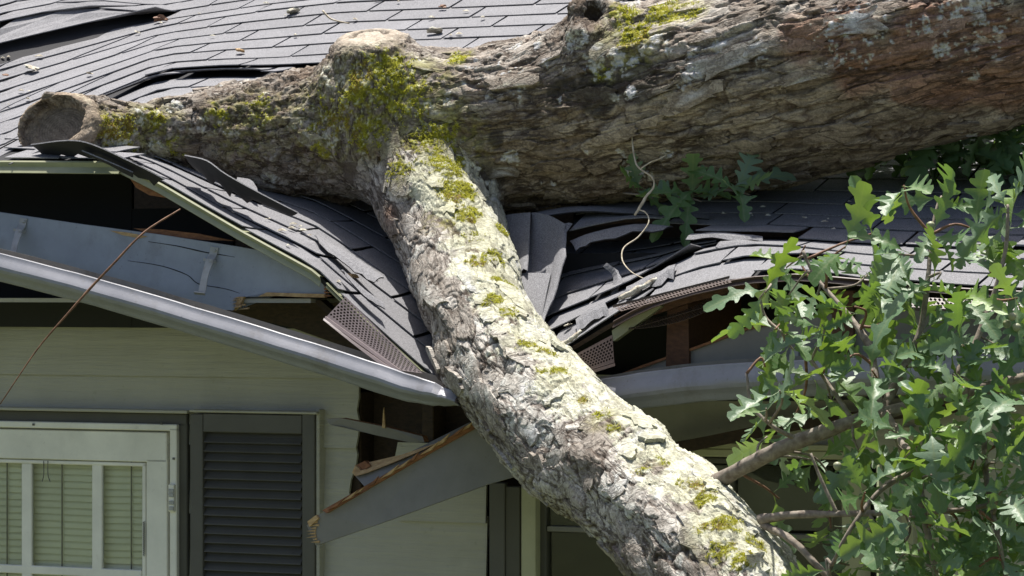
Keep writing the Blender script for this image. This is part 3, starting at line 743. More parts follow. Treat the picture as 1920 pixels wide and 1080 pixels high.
guard('brown perforated gutter guard tipped on edge just right of the limb', [(1066, 672, -.50), (1148, 628, -.50), (1152, 680, -.52), (1086, 700, -.52)], 13, 7,
      [([(1086, 701, -.525), (1152, 681, -.525)], [(1087, 707, -.53), (1153, 686, -.53)])], border=(.1, .12))
guard('dark brown guard strip under the torn right eave edge', [(1150, 576, -.50), (1365, 522, -.50), (1372, 530, -.52), (1165, 584, -.53)], 34, 2, [([(1148, 573, -.50), (1260, 545, -.5), (1368, 518, -.50)], [(1150, 577, -.5), (1262, 549, -.5), (1368, 522, -.5)])])
guard('dark sagging mesh guard hanging inside the broken right eave', [(1178, 618, -.43), (1375, 560, -.43), (1372, 528, -.38), (1185, 598, -.38)], 36, 6, [], sag=.02, border=(.05, .1))
guard('brown perforated guard strip behind the right oak leaves', [(1700, 556, -.50), (2100, 580, -.50), (2100, 598, -.53), (1705, 576, -.53)], 48, 3, [([(1705, 576, -.53), (2100, 598, -.53)], [(1705, 582, -.53), (2100, 604, -.53)])])

# ------------------------------------------------------------------ broken boards hanging below the eave
def solo(o, label, cat, group=None):
    c = sum((Vector(b) for b in o.bound_box), Vector()) / 8
    o.data.transform(Matrix.Translation(-c)); o.location = c; return tag(o, label, cat, group)
bb = plank('broken_board', [(575, 985, -.52), (600, 964, -.52), (700, 908, -.47), (800, 848, -.42), (880, 800, -.38), (960, 790, -.34), (1000, 850, -.34), (985, 888, -.34), (915, 908, -.38), (800, 950, -.44), (700, 986, -.48), (592, 1023, -.52)], .02, 'fascia_grey', None)
solo(bb, 'long grey fascia board snapped off and hanging across the siding', 'board')
for pts, m in (([(604, 957, -.53), (700, 902, -.48), (800, 843, -.43), (884, 796, -.39), (905, 795, -.38), (800, 853, -.43), (700, 911, -.48), (612, 962, -.53)], 'orange_wood'),
               ([(576, 978, -.53), (592, 966, -.53), (597, 972, -.53), (580, 988, -.53)], 'raw_wood')):
    s = plank('splinter', pts, .026, m); s.parent = bb; s.matrix_parent_inverse = Matrix.Translation(-bb.location)
b2 = plank('broken_board', [(662, 888, -.40), (690, 880, -.40), (760, 852, -.38), (840, 812, -.36), (880, 792, -.35), (880, 800, -.35), (800, 848, -.40), (740, 885, -.42), (686, 915, -.43)], .02, 'fascia_grey')
solo(b2, 'short splintered grey board jammed behind the long hanging one', 'board')
for pts, m in (([(660, 886, -.41), (666, 872, -.41), (676, 882, -.41), (700, 876, -.41), (760, 850, -.40), (820, 830, -.39), (790, 845, -.40), (740, 866, -.41), (690, 886, -.42), (666, 893, -.42)], 'raw_wood'),
               ([(668, 872, -.40), (684, 864, -.40), (694, 873, -.40), (680, 884, -.40)], 'orange_wood')):
    s = plank('splinter', pts, .02, m); s.parent = b2; s.matrix_parent_inverse = Matrix.Translation(-b2.location)
b3 = plank('broken_board', [(611, 785, -.30), (640, 784, -.30), (720, 800, -.28), (792, 818, -.26), (796, 829, -.26), (770, 830, -.26), (700, 815, -.28), (640, 800, -.30), (618, 796, -.30)], .03, 'fascia_grey', None, ('orange_wood', (0, 1, 2, 3)))
solo(b3, 'thin splintered grey lath sticking out of the hole in the wall', 'board')
s = plank('splinter', [(716, 802, -.29), (719, 764, -.29), (722, 803, -.29)], .006, 'raw_wood'); s.parent = b3; s.matrix_parent_inverse = Matrix.Translation(-b3.location)
b4 = plank('broken_board', [(588, 566, -.36), (600, 562, -.36), (690, 640, -.30), (740, 690, -.28), (730, 696, -.28), (670, 640, -.30)], .04, 'old_wood')
solo(b4, 'dark broken rafter end behind the left gutter guard', 'board')

print('t house', time.time() - T0)
def child(o, root): o.parent = root; o.matrix_parent_inverse = Matrix.Translation(-root.location); return o
for k in range(9):
    x = 590 + rng.random() * 8; y0 = 972 + k * 5.2; L = 6 + 13 * rng.random()
    child(plank('splinter', [(x, y0, -.524), (x - L, y0 + 3 + 3 * rng.random(), -.528), (x, y0 + 4, -.524)], .010, 'raw_wood'), bb)
for k in range(12):
    u = k / 11; x = 615 + 270 * u; yy = 957 - 161 * u; L = 14 + 22 * rng.random()
    child(plank('splinter', [(x, yy - 1, -.53 + .14 * u), (x + L, yy - L * .62 - 3 - 5 * rng.random(), -.53 + .14 * u), (x + L * .6, yy - L * .30, -.53 + .14 * u)], .008, 'raw_wood' if k % 3 else 'orange_wood'), bb)
for k in range(7):
    x = 440 + 3 * k * rng.random(); y0 = 556 + k * 3.4
    plank('splinter', [(x + 8, y0, -.409), (x - 4 - 8 * rng.random(), y0 + 4, -.41), (x + 8, y0 + 3, -.409)], .008, 'raw_wood', fb)
for k in range(6):
    y0 = 522 + 6 * k; plank('splinter', [(607, y0, -.408), (615 + 9 * rng.random(), y0 + 3, -.41), (608, y0 + 4, -.408)], .008, 'orange_wood', fb)
# ------------------------------------------------------------------ fallen oak
oak = tag(empty('oak_tree', tuple(U(820, 240, .25))), 'fallen oak trunk and lichen covered limb lying across the crushed roof', 'tree')
OI = Matrix.Translation(-oak.location)
def oakpart(o, parent=None):
    if parent is None: o.parent = oak; o.matrix_parent_inverse = OI
    else: o.parent = parent
    return o
TUBES = {
 'trunk': [(2160, -20, .42, .28), (1920, 38, .36, .285), (1700, 88, .31, .290), (1500, 136, .28, .296), (1300, 180, .27, .288), (1100, 220, .27, .260), (950, 240, .27, .235), (830, 245, .25, .205), (760, 240, .23, .17)],
 'stub': [(930, 240, .28, .2), (800, 232, .26, .20), (680, 240, .24, .21), (560, 252, .20, .198), (450, 252, .13, .158), (360, 250, .05, .119), (270, 249, -.04, .094), (190, 245, -.16, .097), (120, 240, -.265, .100), (50, 236, -.37, .100)],
 'limb': [(830, 235, .27, .19), (800, 330, .15, .178), (835, 420, .02, .165), (868, 500, -.12, .156), (893, 580, -.28, .152), (945, 690, -.47, .156), (1047, 803, -.68, .155), (1145, 882, -.85, .155), (1252, 974, -1.04, .154), (1335, 1060, -1.18, .153), (1400, 1160, -1.30, .152), (1450, 1270, -1.42, .15)],
 'knob': [(712, 240, .18, .17), (708, 195, .16, .165), (700, 125, .13, .128), (692, 84, .11, .108), (688, 40, .10, .104)],
 'knot': [(1130, 150, .20, .16), (1118, 80, .13, .10), (1113, 48, .085, .068)],
}
TS = {}
for k, v in TUBES.items():
    S = ptube(v, 3); T, A, B = frames(S[:, :3]); arc = np.concatenate(([0], np.cumsum(np.linalg.norm(np.diff(S[:, :3], axis=0), axis=1))))
    TS[k] = (S, T, A, B, arc)
CUTN = np.array(Vector((-.36, -.80, .40)).normalized()); CUTC = np.array(U(113, 237, -.28))
KNOBN = np.array(Vector((-.08, -.30, .95)).normalized()); KNOBC = np.array(U(692, 66, .105))
KN = np.array(Vector((.05, -.86, .48)).normalized()); KC = np.array(U(1112, 34, .095))
def tube_near(P, key):
    S, T, A, B, arc = TS[key]
    best = np.full(len(P), 1e9); tt = np.zeros(len(P)); si = np.zeros(len(P), int)
    for i in range(len(S) - 1):
        a, b = S[i], S[i + 1]; ab = b[:3] - a[:3]
        t = np.clip(((P - a[:3]) @ ab) / (ab @ ab), 0, 1)
        d = np.linalg.norm(P - a[:3] - t[:, None] * ab, axis=1) - (a[3] + t * (b[3] - a[3]))
        m = d < best; best[m] = d[m]; tt[m] = t[m]; si[m] = i
    return best, si, tt
def torus(P, c, n, R, r, sx=1.):
    q = P - c; h = q @ n; pl = q - h[:, None] * n
    if sx != 1:
        a = np.cross(n, [0, 0, 1.]); a /= np.linalg.norm(a); pl = pl - np.outer(pl @ a * (1 - 1 / sx), a)
    rad = np.linalg.norm(pl, axis=1)
    return np.sqrt((rad - R) ** 2 + h ** 2) - r
def smin(a, b, k): h = np.clip(.5 + .5 * (b - a) / k, 0, 1); return b * (1 - h) + a * h - k * h * (1 - h)
def SDF(P):
    d = {k: tube_near(P, k)[0] for k in TS}
    st = np.maximum(d['stub'], (P - CUTC) @ CUTN + .022); st = smin(st, torus(P, CUTC + CUTN * .004, CUTN, .086, .027, 1.22), .010)
    kb = -smin(-d['knob'], -((P - KNOBC) @ KNOBN), .045)
    kt = smin(d['knot'], torus(P, KC, KN, .048, .024), .03); kt = np.maximum(kt, -(np.linalg.norm((P - KC - KN * .01) , axis=1) - .031))
    f = smin(d['trunk'], st, .10); f = smin(f, d['limb'], .075); f = smin(f, kb, .11); f = smin(f, kt, .08)
    f = np.maximum(f, -(np.linalg.norm(P - KC - KN * .01, axis=1) - .029))
    return f
def base_mesh(voxel):
    vs, fs = [], []
    for k, (S, *_) in TS.items():
        v, f = tube_data(S, 24); o = len(vs); vs += v; fs += [tuple(i + o for i in q) for q in f]
    for c, n, R, r in ((CUTC + CUTN * .004, CUTN, .086, .027), (KC, KN, .050, .028)):
        a = np.cross(n, [0, 0, 1.]); a /= np.linalg.norm(a); b = np.cross(n, a); o = len(vs)
        for i in range(24):
            w = a * math.cos(i * math.pi / 12) * (1.22 if R > .08 else 1) + b * math.sin(i * math.pi / 12)
            for j in range(8): vs.append(c + w * (R + r * math.cos(j * math.pi / 4)) + n * r * math.sin(j * math.pi / 4))
        for i in range(24):
            for j in range(8): fs.append((o + i * 8 + j, o + i * 8 + (j + 1) % 8, o + ((i + 1) % 24) * 8 + (j + 1) % 8, o + ((i + 1) % 24) * 8 + j))
    ob = mesh_obj('tmp', vs, fs, None); fix(ob)
    m = ob.modifiers.new('r', 'REMESH'); m.mode = 'VOXEL'; m.voxel_size = voxel; m.adaptivity = 0
    dg = bpy.context.evaluated_depsgraph_get(); me = bpy.data.meshes.new_from_object(ob.evaluated_get(dg)); bpy.data.objects.remove(ob)
    n = len(me.vertices); P = np.empty(n * 3); me.vertices.foreach_get('co', P); P = P.reshape(-1, 3)
    for c, nn, R in ((CUTC - CUTN * .022, CUTN, .24), (KNOBC, KNOBN, .2)):
        hgt = (P - c) @ nn; m = (hgt > 0) & (np.linalg.norm(P - c, axis=1) < R) & (torus(P, CUTC + CUTN * .004, CUTN, .086, .027, 1.22) > .012); P[m] -= hgt[m][:, None] * nn
    for it in range(4):
        f = SDF(P); h = .002; g = np.stack([SDF(P + np.eye(3)[a] * h) - f for a in range(3)], 1) / h
        l = np.clip((g * g).sum(1), .25, 4); P = P - g * (np.clip(f, -.03, .03) / l)[:, None] * (.9 if it else .7)
    me.vertices.foreach_set('co', P.ravel()); me.update()
    n = len(P); Q = np.empty(len(me.polygons) * 4, np.int32); me.loops.foreach_get('vertex_index', Q); Q = Q.reshape(-1, 4); bpy.data.meshes.remove(me)
    E = np.stack((Q, np.roll(Q, -1, 1)), 2).reshape(-1, 2); E.sort(1); key = E[:, 0].astype(np.int64) * n + E[:, 1]; u, inv = np.unique(key, return_inverse=True)
    EU = np.stack((u // n, u % n), 1); ei = inv.reshape(-1, 4) + n; fi = np.arange(len(Q)) + n + len(u)
    V = np.concatenate((P, P[EU].mean(1), P[Q].mean(1)))
    F = np.stack([np.stack((Q[:, k], ei[:, k], fi, ei[:, k - 1]), 1) for k in range(4)], 1).reshape(-1, 4)
    for it in range(2):      # relax the facets
        A = np.zeros_like(V); c = np.zeros(len(V))
        for k in range(4):
            for a in range(3): A[:, a] += np.bincount(F[:, k], V[F[:, (k + 1) % 4], a], len(V))
            c += np.bincount(F[:, k], minlength=len(V))
        V = V * .4 + .6 * A / c[:, None]
    me = bpy.data.meshes.new('tmp'); me.vertices.add(len(V)); me.vertices.foreach_set('co', V.ravel()); me.loops.add(F.size); me.loops.foreach_set('vertex_index', F.ravel().astype(np.int32))
    me.polygons.add(len(F)); me.polygons.foreach_set('loop_start', np.arange(0, F.size, 4, dtype=np.int32)); me.update(calc_edges=True); return me
bm_ = base_mesh(.0092)
print('t remesh', time.time() - T0)
NV = len(bm_.vertices); P = np.empty(NV * 3); bm_.vertices.foreach_get('co', P); P = P.reshape(-1, 3)
Nn = np.empty(NV * 3); bm_.vertices.foreach_get('normal', Nn); Nn = Nn.reshape(-1, 3)
# weights per branch
D = np.stack([tube_near(P, k)[0] for k in TS], 1); keys = list(TS)
Wt = np.exp(-(D - D.min(1)[:, None]) / .018); Wt /= Wt.sum(1)[:, None]
VX = 960 + FP * P[:, 0] / P[:, 1]; VY = 540 - FP * (P[:, 2] - ZC) / P[:, 1]
def blobs(L):
    """patches on the bark: centre, depth hint, radius, weight; the centre is moved onto the bark"""
    m = np.zeros(NV)
    for px, py, n, r, w in L:
        c = np.array(U(px, py, n)); near = np.where((np.abs(VX - px) < 12) & (np.abs(VY - py) < 12))[0]
        if len(near): c = P[near[P[near, 1].argmin()]]
        d = np.linalg.norm(P - c, axis=1); m = np.maximum(m, w * np.clip(1.25 - (d / r) ** 1.5, 0, 1))
    return m
def local(key, idx):
    """metres along the branch and across it, blended between neighbouring segments so that no seam shows at a bend"""
    S, T, A, B, arc = TS[key]; Q = P[idx]; best = tube_near(Q, key)[0]; acc = np.zeros((len(Q), 3)); ws = np.zeros(len(Q))
    for i in range(len(S) - 1):
        a, b = S[i], S[i + 1]; ab = b[:3] - a[:3]; tr = ((Q - a[:3]) @ ab) / (ab @ ab); near = np.where((tr > -2.5) & (tr < 3.5))[0]
        if len(near) == 0: continue
        t = np.clip(tr[near], -.6, 1.6); tc = np.clip(t, 0, 1); q = Q[near] - a[:3] - t[:, None] * ab
        d = np.linalg.norm(Q[near] - a[:3] - tc[:, None] * ab, axis=1) - (a[3] + tc * (b[3] - a[3]))
        w = np.exp(-np.clip(d - best[near], 0, 1) / .010) + 1e-9
        Ai = A[i] * (1 - tc[:, None]) + A[i + 1] * tc[:, None]; Bi = B[i] * (1 - tc[:, None]) + B[i + 1] * tc[:, None]
        L = np.stack((arc[i] + t * (arc[i + 1] - arc[i]), (q * Ai).sum(1), (q * Bi).sum(1)), 1)
        acc[near] += L * w[:, None]; ws[near] += w
    return acc / np.maximum(ws, 1e-9)[:, None]
# per branch: terrace frequency along / across, number of flaking layers, layer height, plate size along / across, warp, fine relief, rim softness
STY = {'trunk': ((2.6, 10), 8, .0062, (.17, .06), .8, .0042, .12), 'stub': ((9, 17), 8, .0055, (.07, .04), 1., .0055, .16), 'limb': ((5.0, 10.5), 8, .0052, (.15, .080), .40, .0010, .055), 'knob': ((12, 16), 6, .004, (.06, .05), .8, .004, .16), 'knot': ((14, 18), 6, .004, (.05, .04), .8, .004, .16)}
UVW = np.zeros((NV, 3)); WM = Wt.argmax(1)
Hh = np.zeros(NV); CR = np.zeros(NV); PID = np.zeros(NV); FL = np.zeros(NV)
for ki, key in enumerate(keys):
    idx = np.where(Wt[:, ki] > .02)[0]
    if len(idx) == 0: continue
    (ft, fc), lev, st, (L, Cc), wp, fa, rim = STY[key]; q = local(key, idx)
    wq = np.stack([fbm(q * np.array((ft * 3., fc * 1.9, fc * 1.9)) + 31 * s, 3, 40 + s, .5) - .5 for s in range(3)], 1) * wp
    # flaking layers: terraces of a stretched noise, each step the torn rim of a plate
    f = fbm(q * np.array((ft, fc, fc)) + wq * .45 + ki * 7.7, 3 if key == 'limb' else 4, 11 + ki, .42 if key == 'limb' else .5); f = (f - .5) * 2.4 + .5
    t1 = f * lev; fl = np.floor(t1); fr = t1 - fl; h = st * (sstep(0, rim, fr) + fl - lev / 2) * .62 - st * .22 * fr
    # cracks between plates
    p1 = q / np.array((L, Cc, Cc)) + wq * 2.4 + ki * 11.7
    f1, f2, idh, off = voro(p1, 5 + ki); edge = f2 - f1
    cr = 1 - sstep(.0, .085 if key == 'limb' else .12, edge); til = (off * np.stack([np.sin(idh * (91.7 + 37 * s)) for s in range(3)], 1)).sum(1)
    h += -st * .8 * cr + st * .8 * (idh - .5) + st * .55 * til
    if key == 'trunk':
        r = fbm(q * np.array((2.3, 15, 15)) + wq * .9, 4, 77, .55); r = sstep(.0, .06, np.abs(r - .5)); h += .010 * (r - .7); cr = np.maximum(cr, .7 * (1 - r))
    fine = fbm(q * np.array((ft * 8, fc * 5, fc * 5)) + wq * 2, 4, 90, .55)
    h += fa * (fine - .5) + fa * .4 * (fbm(q * 190, 2, 95) - .5)
    w = Wt[idx, ki]; own = WM[idx] == ki; UVW[idx[own]] = q[own] * np.array((.5 if key == 'trunk' else .7 if key == 'limb' else .9, 1, 1)) + ki * 3.1
    Hh[idx] += w * h; CR[idx] += w * np.maximum(cr, .8 * (1 - sstep(.02, .12, fr))); PID[idx] += w * (np.sin(fl * 12.9 + np.floor(idh * 9) * 2.1) * .5 + .5); FL[idx] += w * fine
# surface growth: where moss, lichen and bare red bark sit
Uq = P * 1.0
nA = fbm(Uq * 26, 4, 3); nB = fbm(Uq * 70, 3, 9); nC = fbm(Uq * 11, 4, 21); nD = fbm(Uq * 150, 2, 33); nE = fbm(Uq * 85, 3, 51, .6)
moss_f = blobs([(690, 150, 0, .12, .9), (650, 200, 0, .10, .8), (760, 180, 0, .10, .85), (800, 250, 0, .10, .95), (845, 300, 0, .08, 1.1), (870, 345, 0, .08, 1.1), (885, 390, 0, .06, 1.1), (590, 210, 0, .09, .72), (700, 110, 0, .08, .9), (760, 120, 0, .08, .9), (600, 260, 0, .1, .68), (680, 260, 0, .1, .78), (740, 310, 0, .08, .7),
   (850, 100, 0, .05, .95), (215, 240, 0, .06, 1.1), (250, 225, 0, .05, 1.), (300, 215, 0, .05, .85), (330, 285, 0, .05, .75), (250, 290, 0, .05, .7), (400, 205, 0, .06, .75), (480, 190, 0, .08, .72), (940, 470, 0, .05, 1.), (960, 520, 0, .05, 1.), (905, 480, 0, .045, 1.), (970, 580, 0, .045, .95), (915, 555, 0, .045, .9), (900, 430, 0, .05, .9), (950, 420, 0, .04, 1.),
   (1185, 55, 0, .07, 1.1), (1180, 20, 0, .06, 1.), (1240, 15, 0, .08, 1.), (1285, 8, 0, .06, .9), (1120, 120, 0, .05, .6), (1115, 770, 0, .045, .95), (1080, 730, 0, .03, .8), (1055, 690, 0, .04, .85), (990, 640, 0, .05, .85), (1040, 650, 0, .04, .9), (1010, 690, 0, .03, .8), (1190, 860, 0, .04, .75), (1140, 800, 0, .03, .75), (1250, 850, 0, .03, .75), (1300, 900, 0, .04, .85), (1330, 925, 0, .045, .9), (1360, 980, 0, .05, 1.), (1405, 1050, 0, .05, 1.), (1310, 985, 0, .035, .8), (1340, 1030, 0, .05, .9), (1270, 890, 0, .03, .75), (1430, 1010, 0, .04, .9)])
moss = np.clip(moss_f, 0, 1.2) * (.30 + .85 * nA + .25 * nB) + 1.25 * (nE - .5) + .4 * (nD - .5); moss = sstep(.54, .74, moss) * (moss_f > .05)
lw = Wt[:, keys.index('limb')]
dirr = Nn @ np.array(Vector((.62, -.25, .72)).normalized())
lich = lw * sstep(.10, .75, dirr + 1.5 * (nC - .5)) * (.25 + .75 * nA + .5 * nB)
lich += blobs([(230, 290, -.3, .10, .8), (300, 300, -.2, .08, .7), (1240, 90, .12, .12, .5), (1330, 70, .15, .10, .55), (950, 120, .1, .08, .5), (960, 145, .05, .08, .6), (1100, 110, .05, .06, .7), (1175, 178, .08, .025, 1.1), (1148, 185, .08, .018, 1), (760, 200, 0, .14, .5), (800, 330, 0, .12, .6),
               (1600, 40, .0, .2, .55), (1800, 30, .05, .2, .6), (1840, 70, .05, .1, .65), (1280, 130, 0, .1, .55), (1400, 90, 0, .1, .5), (700, 120, .05, .15, .62), (620, 180, .02, .15, .58), (560, 230, .02, .12, .5), (660, 260, .02, .12, .55), (760, 120, .05, .12, .6), (880, 130, .1, .1, .5), (380, 220, -.05, .1, .5), (860, 360, -.05, .1, .75), (1130, 110, .05, .08, .75)]) * (.25 + 1.0 * nB)
rf1, rf2, rid, _o = voro(Uq * 17 + .35 * (nA[:, None] - .5), 70); ros = sstep(.46, .36, rf1 / (.45 + .9 * rid) + .35 * (nE - .5))
lich = np.maximum(lich, ros * (.62 * lw * sstep(-.1, .4, dirr + .8 * (nC - .5)) + .60 * (1 - lw) * sstep(.52, .62, nC) * (rid > .45)))
lich = sstep(.46, .60, lich + .42 * (nB - .5) + .35 * (nD - .5) - .10 * CR) * (1 - moss * .85)
red = blobs([(1750, 120, 0.03, 0.21, 1), (1880, 130, 0.05, 0.20, 1), (1620, 140, -0.02, 0.15, .8), (1500, 60, -0.02, 0.12, .8), (1560, 40, 0.01, 0.15, .7), (1700, 160, 0.01, 0.12, .9), (1850, 30, 0.08, 0.07, .9), (730, 290, -0.05, 0.05, .5), (720, 420, -0.06, 0.06, .75), (690, 300, -0.06, 0.05, .6), (990, 70, 0.12, 0.05, .5), (880, 150, 0.08, 0.07, .5), (860, 450, -0.18, 0.03, .6)]) * (.35 + 1.1 * nC)
red = sstep(.36, .66, red) * (1 - lich) * (1 - moss)
dark = blobs([(1110, 160, .08, .09, 1), (1180, 140, .08, .09, 1), (1040, 165, .07, .07, .8), (925, 330, .05, .07, 1.1), (1190, 180, .07, .05, .8), (920, 270, .05, .04, .7)]) * (.5 + .9 * nA); dark = sstep(.36, .62, dark) * (1 - lich)  # dark patch below the knot, plus painted shade under the junction
wl = 1 - np.clip(moss + lich, 0, 1)
Hh += .0022 * moss * (.3 + 1.4 * nD) + .0010 * lich * sstep(.35, .55, nD)
# the cut face is smooth wood, the callus rings only wrinkled
cq = P - CUTC; ch_ = cq @ CUTN; cpl = cq - ch_[:, None] * CUTN; ca = np.cross(CUTN, [0, 0, 1.]); ca /= np.linalg.norm(ca); cr = np.linalg.norm(cpl - np.outer(cpl @ ca * (1 - 1 / 1.22), ca), axis=1)
cut = (cr < .070) & (np.abs(ch_ + .022) < .016); ring = np.clip(1 - np.abs(torus(P, CUTC + CUTN * .004, CUTN, .086, .027, 1.22)) / .012, 0, 1)
kq = P - KNOBC; kh = kq @ KNOBN; kr = np.linalg.norm(kq - kh[:, None] * KNOBN, axis=1); kcut = np.clip(1 - np.abs(kh) / .045, 0, 1) * (kr < .115)
Hh += (.030 * (fbm(P * 5.5, 3, 300) - .5) + .018 * (fbm(P * 14, 2, 310) - .5)) * (1 - .78 * lw) * (1 - .9 * ring) * (1 - .7 * kcut)
Hh *= 1 - .95 * cut; Hh *= 1 - .65 * ring; Hh *= 1 - .7 * kcut
Hh += .016 * kcut * (sstep(.004, .014, np.abs(kr - .050)) - 1) * sstep(-.02, .01, kq @ np.array((0, 1., 0))) * (1 + .3 * nB)
hole = np.linalg.norm(P - KC - KN * .01, axis=1) < .0315
Hh *= 1 - .3 * hole
P2 = P + Nn * Hh[:, None]
# bark colours, with sunlight on the trunk's top painted in
def C3(*c): return np.array(c)[None, :]
def mx(a, b, f): return a * (1 - f[:, None]) + b * f[:, None]
trk = Wt[:, keys.index('trunk')]
base = mx(C3(.155, .118, .086), C3(.31, .285, .25), np.clip(.05 + .55 * PID + 1.0 * (FL - .5) + 1.3 * (nC - .35), 0, 1))
lg = lw * np.clip(.55 + .5 * PID + .9 * (nC - .5), 0, 1)
base = mx(base, mx(C3(.42, .385, .335), C3(.70, .665, .60), np.clip(PID * .6 + nB * .5, 0, 1)), lg * .9)
tl = trk * sstep(.55, -.35, Nn[:, 2] + 1.2 * (nC - .5)); base = mx(base, mx(C3(.15, .118, .078), C3(.31, .26, .185), np.clip(PID * .7 + FL * .5 - .1, 0, 1)), tl * .8)  # trunk browner towards its underside
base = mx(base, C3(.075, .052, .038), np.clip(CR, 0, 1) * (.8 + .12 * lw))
sun_top = trk * sstep(-.05, .55, Nn[:, 2] + .7 * (nC - .5)); base = mx(base, mx(C3(.24, .215, .185), C3(.40, .375, .335), PID), sun_top * .55 * (1 - CR * .7))  # upper trunk paler and greyer: its sunlit side painted into the colour
base = mx(base, mx(C3(.15, .075, .048), C3(.25, .135, .088), nB), red * .74)
base = mx(base, C3(.035, .030, .022), dark * .85)
base = mx(base, mx(C3(.44, .44, .31), C3(.72, .72, .58), np.clip(nB * 1.6 - .3 + .8 * (nD - .5), 0, 1)), lich * .9)
mc = mx(mx(C3(.085, .085, .014), C3(.30, .29, .025), np.clip(nB * 1.6 - .35 + 1.2 * (nD - .5), 0, 1)), C3(.16, .095, .03), sstep(.54, .66, nC) * .65)
mc = mx(mc, C3(.50, .53, .40), sstep(.64, .70, nD) * .55)
film_f = np.maximum(moss_f, blobs([(690, 180, 0, .20, .9), (800, 260, 0, .17, .9), (600, 230, 0, .18, .75), (450, 230, 0, .14, .65), (300, 240, 0, .11, .8), (220, 250, 0, .08, 1), (870, 380, 0, .12, .9), (930, 500, 0, .08, .7), (1180, 60, 0, .12, .8), (900, 430, 0, .09, 1.), (935, 500, 0, .08, 1.), (955, 560, 0, .08, .9), (985, 630, 0, .08, .8), (1060, 700, 0, .07, .75), (1130, 775, 0, .07, .75), (1200, 840, 0, .06, .6), (1280, 905, 0, .06, .7), (1350, 980, 0, .09, .85), (760, 170, 0, .16, 1.), (840, 310, 0, .12, 1.1), (640, 190, 0, .14, .9)]))
film = np.clip(film_f, 0, 1) * sstep(.30, .62, nB + .35 * (nE - .5)) * .95
base = mx(base, mx(C3(.11, .10, .022), C3(.32, .31, .07), nE), film * (1 - .6 * lich))
base = mx(base, mc, moss)
base = mx(base, mx(C3(.17, .125, .085), C3(.34, .275, .2), nB), ring * .8)
gr_ = fbm(P @ np.array(Matrix.Rotation(.6, 3, 'Y')) * np.array((15, 15, 150)), 3, 5)
base = mx(base, mx(C3(.09, .072, .054), C3(.24, .20, .155), np.clip(gr_ * .8 + .2 * np.sin(cr * 900), 0, 1)), cut * .95)
base = mx(base, mx(C3(.26, .21, .155), C3(.50, .45, .37), nB), kcut * .8)
base = mx(base, C3(.04, .028, .018), hole * .9)
crk = np.clip(1 - .85 * moss - .40 * lich - cut - .6 * ring - .8 * kcut - hole, 0, 1)[:, None]
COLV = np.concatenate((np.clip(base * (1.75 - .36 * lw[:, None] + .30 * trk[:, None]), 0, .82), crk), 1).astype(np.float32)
print('t bark', time.time() - T0)
# split into parts by the branch each face belongs to
nf = len(bm_.polygons); LV = np.empty(nf * 4, np.int32); bm_.loops.foreach_get('vertex_index', LV); LV = LV.reshape(-1, 4)
vb = Wt.argmax(1); cutv = cut; fbk = np.where(cutv[LV].all(1), 9, np.sort(vb[LV], 1)[:, 1])
def submesh(name, sel, parent=None):
    F = LV[sel]; u, inv = np.unique(F, return_inverse=True); me = bpy.data.meshes.new(name); n = len(u); m = len(F)
    me.vertices.add(n); me.vertices.foreach_set('co', P2[u].ravel()); me.loops.add(m * 4); me.loops.foreach_set('vertex_index', inv.astype(np.int32).ravel())
    me.polygons.add(m); me.polygons.foreach_set('loop_start', np.arange(0, m * 4, 4, dtype=np.int32))
    me.update(calc_edges=True); a = me.color_attributes.new('bark_col', 'FLOAT_COLOR', 'POINT'); a.data.foreach_set('color', COLV[u].ravel()); g_ = me.attributes.new('bark_uvw', 'FLOAT_VECTOR', 'POINT'); g_.data.foreach_set('vector', UVW[u].astype(np.float32).ravel())
    me.shade_smooth(); me.materials.append(MATS['bark']); o = bpy.data.objects.new(name, me); COL.objects.link(o); return o
names = {'trunk': 'trunk', 'stub': 'branch_stub', 'limb': 'limb', 'knob': 'branch_collar', 'knot': 'knot'}
OP = {}
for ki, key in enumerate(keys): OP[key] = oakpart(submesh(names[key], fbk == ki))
tag(OP['limb'], 'pale limb crusted with lichen and moss'); tag(OP['stub'], 'mossy sawn stub reaching left')
oakpart(submesh('sawn_face', fbk == 9))
bpy.data.meshes.remove(bm_)
# short moss growing on the mossy bark, far too fine to count
def m_moss(t, b, o):
    n = noise(t, coords(t), 45, 4)
    t.links.new(ramp(t, n, [(.3, (.22, .22, .025)), (.55, (.48, .46, .04)), (.75, (.62, .58, .14))]), b.inputs['Base Color']); b.inputs['Roughness'].default_value = .95
    tr = t.nodes.new('ShaderNodeBsdfTranslucent'); tr.inputs[0].default_value = (.45, .46, .05, 1); mx_ = t.nodes.new('ShaderNodeMixShader'); mx_.inputs[0].default_value = .4
    t.links.new(b.outputs[0], mx_.inputs[1]); t.links.new(tr.outputs[0], mx_.inputs[2]); t.links.new(mx_.outputs[0], o.inputs[0])
mat('moss', m_moss)
mv = rng.permutation(np.where((moss > .55) & (VY < 1150) & (VX > -60))[0])[:5200]
mvs = np.empty((len(mv) * 9, 3)); kk = 0
for v in mv:
    c, nr = P2[v], Nn[v]
    for q in range(3):
        d = rng.normal(size=3); d -= nr * (d @ nr); d /= np.linalg.norm(d) + 1e-6; b_ = c + (rng.random(3) - .5) * .006; hgt = .0025 + .0035 * rng.random()
        mvs[kk], mvs[kk + 1], mvs[kk + 2] = b_ - d * .0016, b_ + d * .0016, b_ + nr * hgt + np.cross(nr, d) * .003 * (rng.random() - .5) * 2; kk += 3
mo = mesh_obj('moss', mvs, [(q, q + 1, q + 2) for q in range(0, kk, 3)], 'moss'); mo['kind'] = 'stuff'; oakpart(mo)
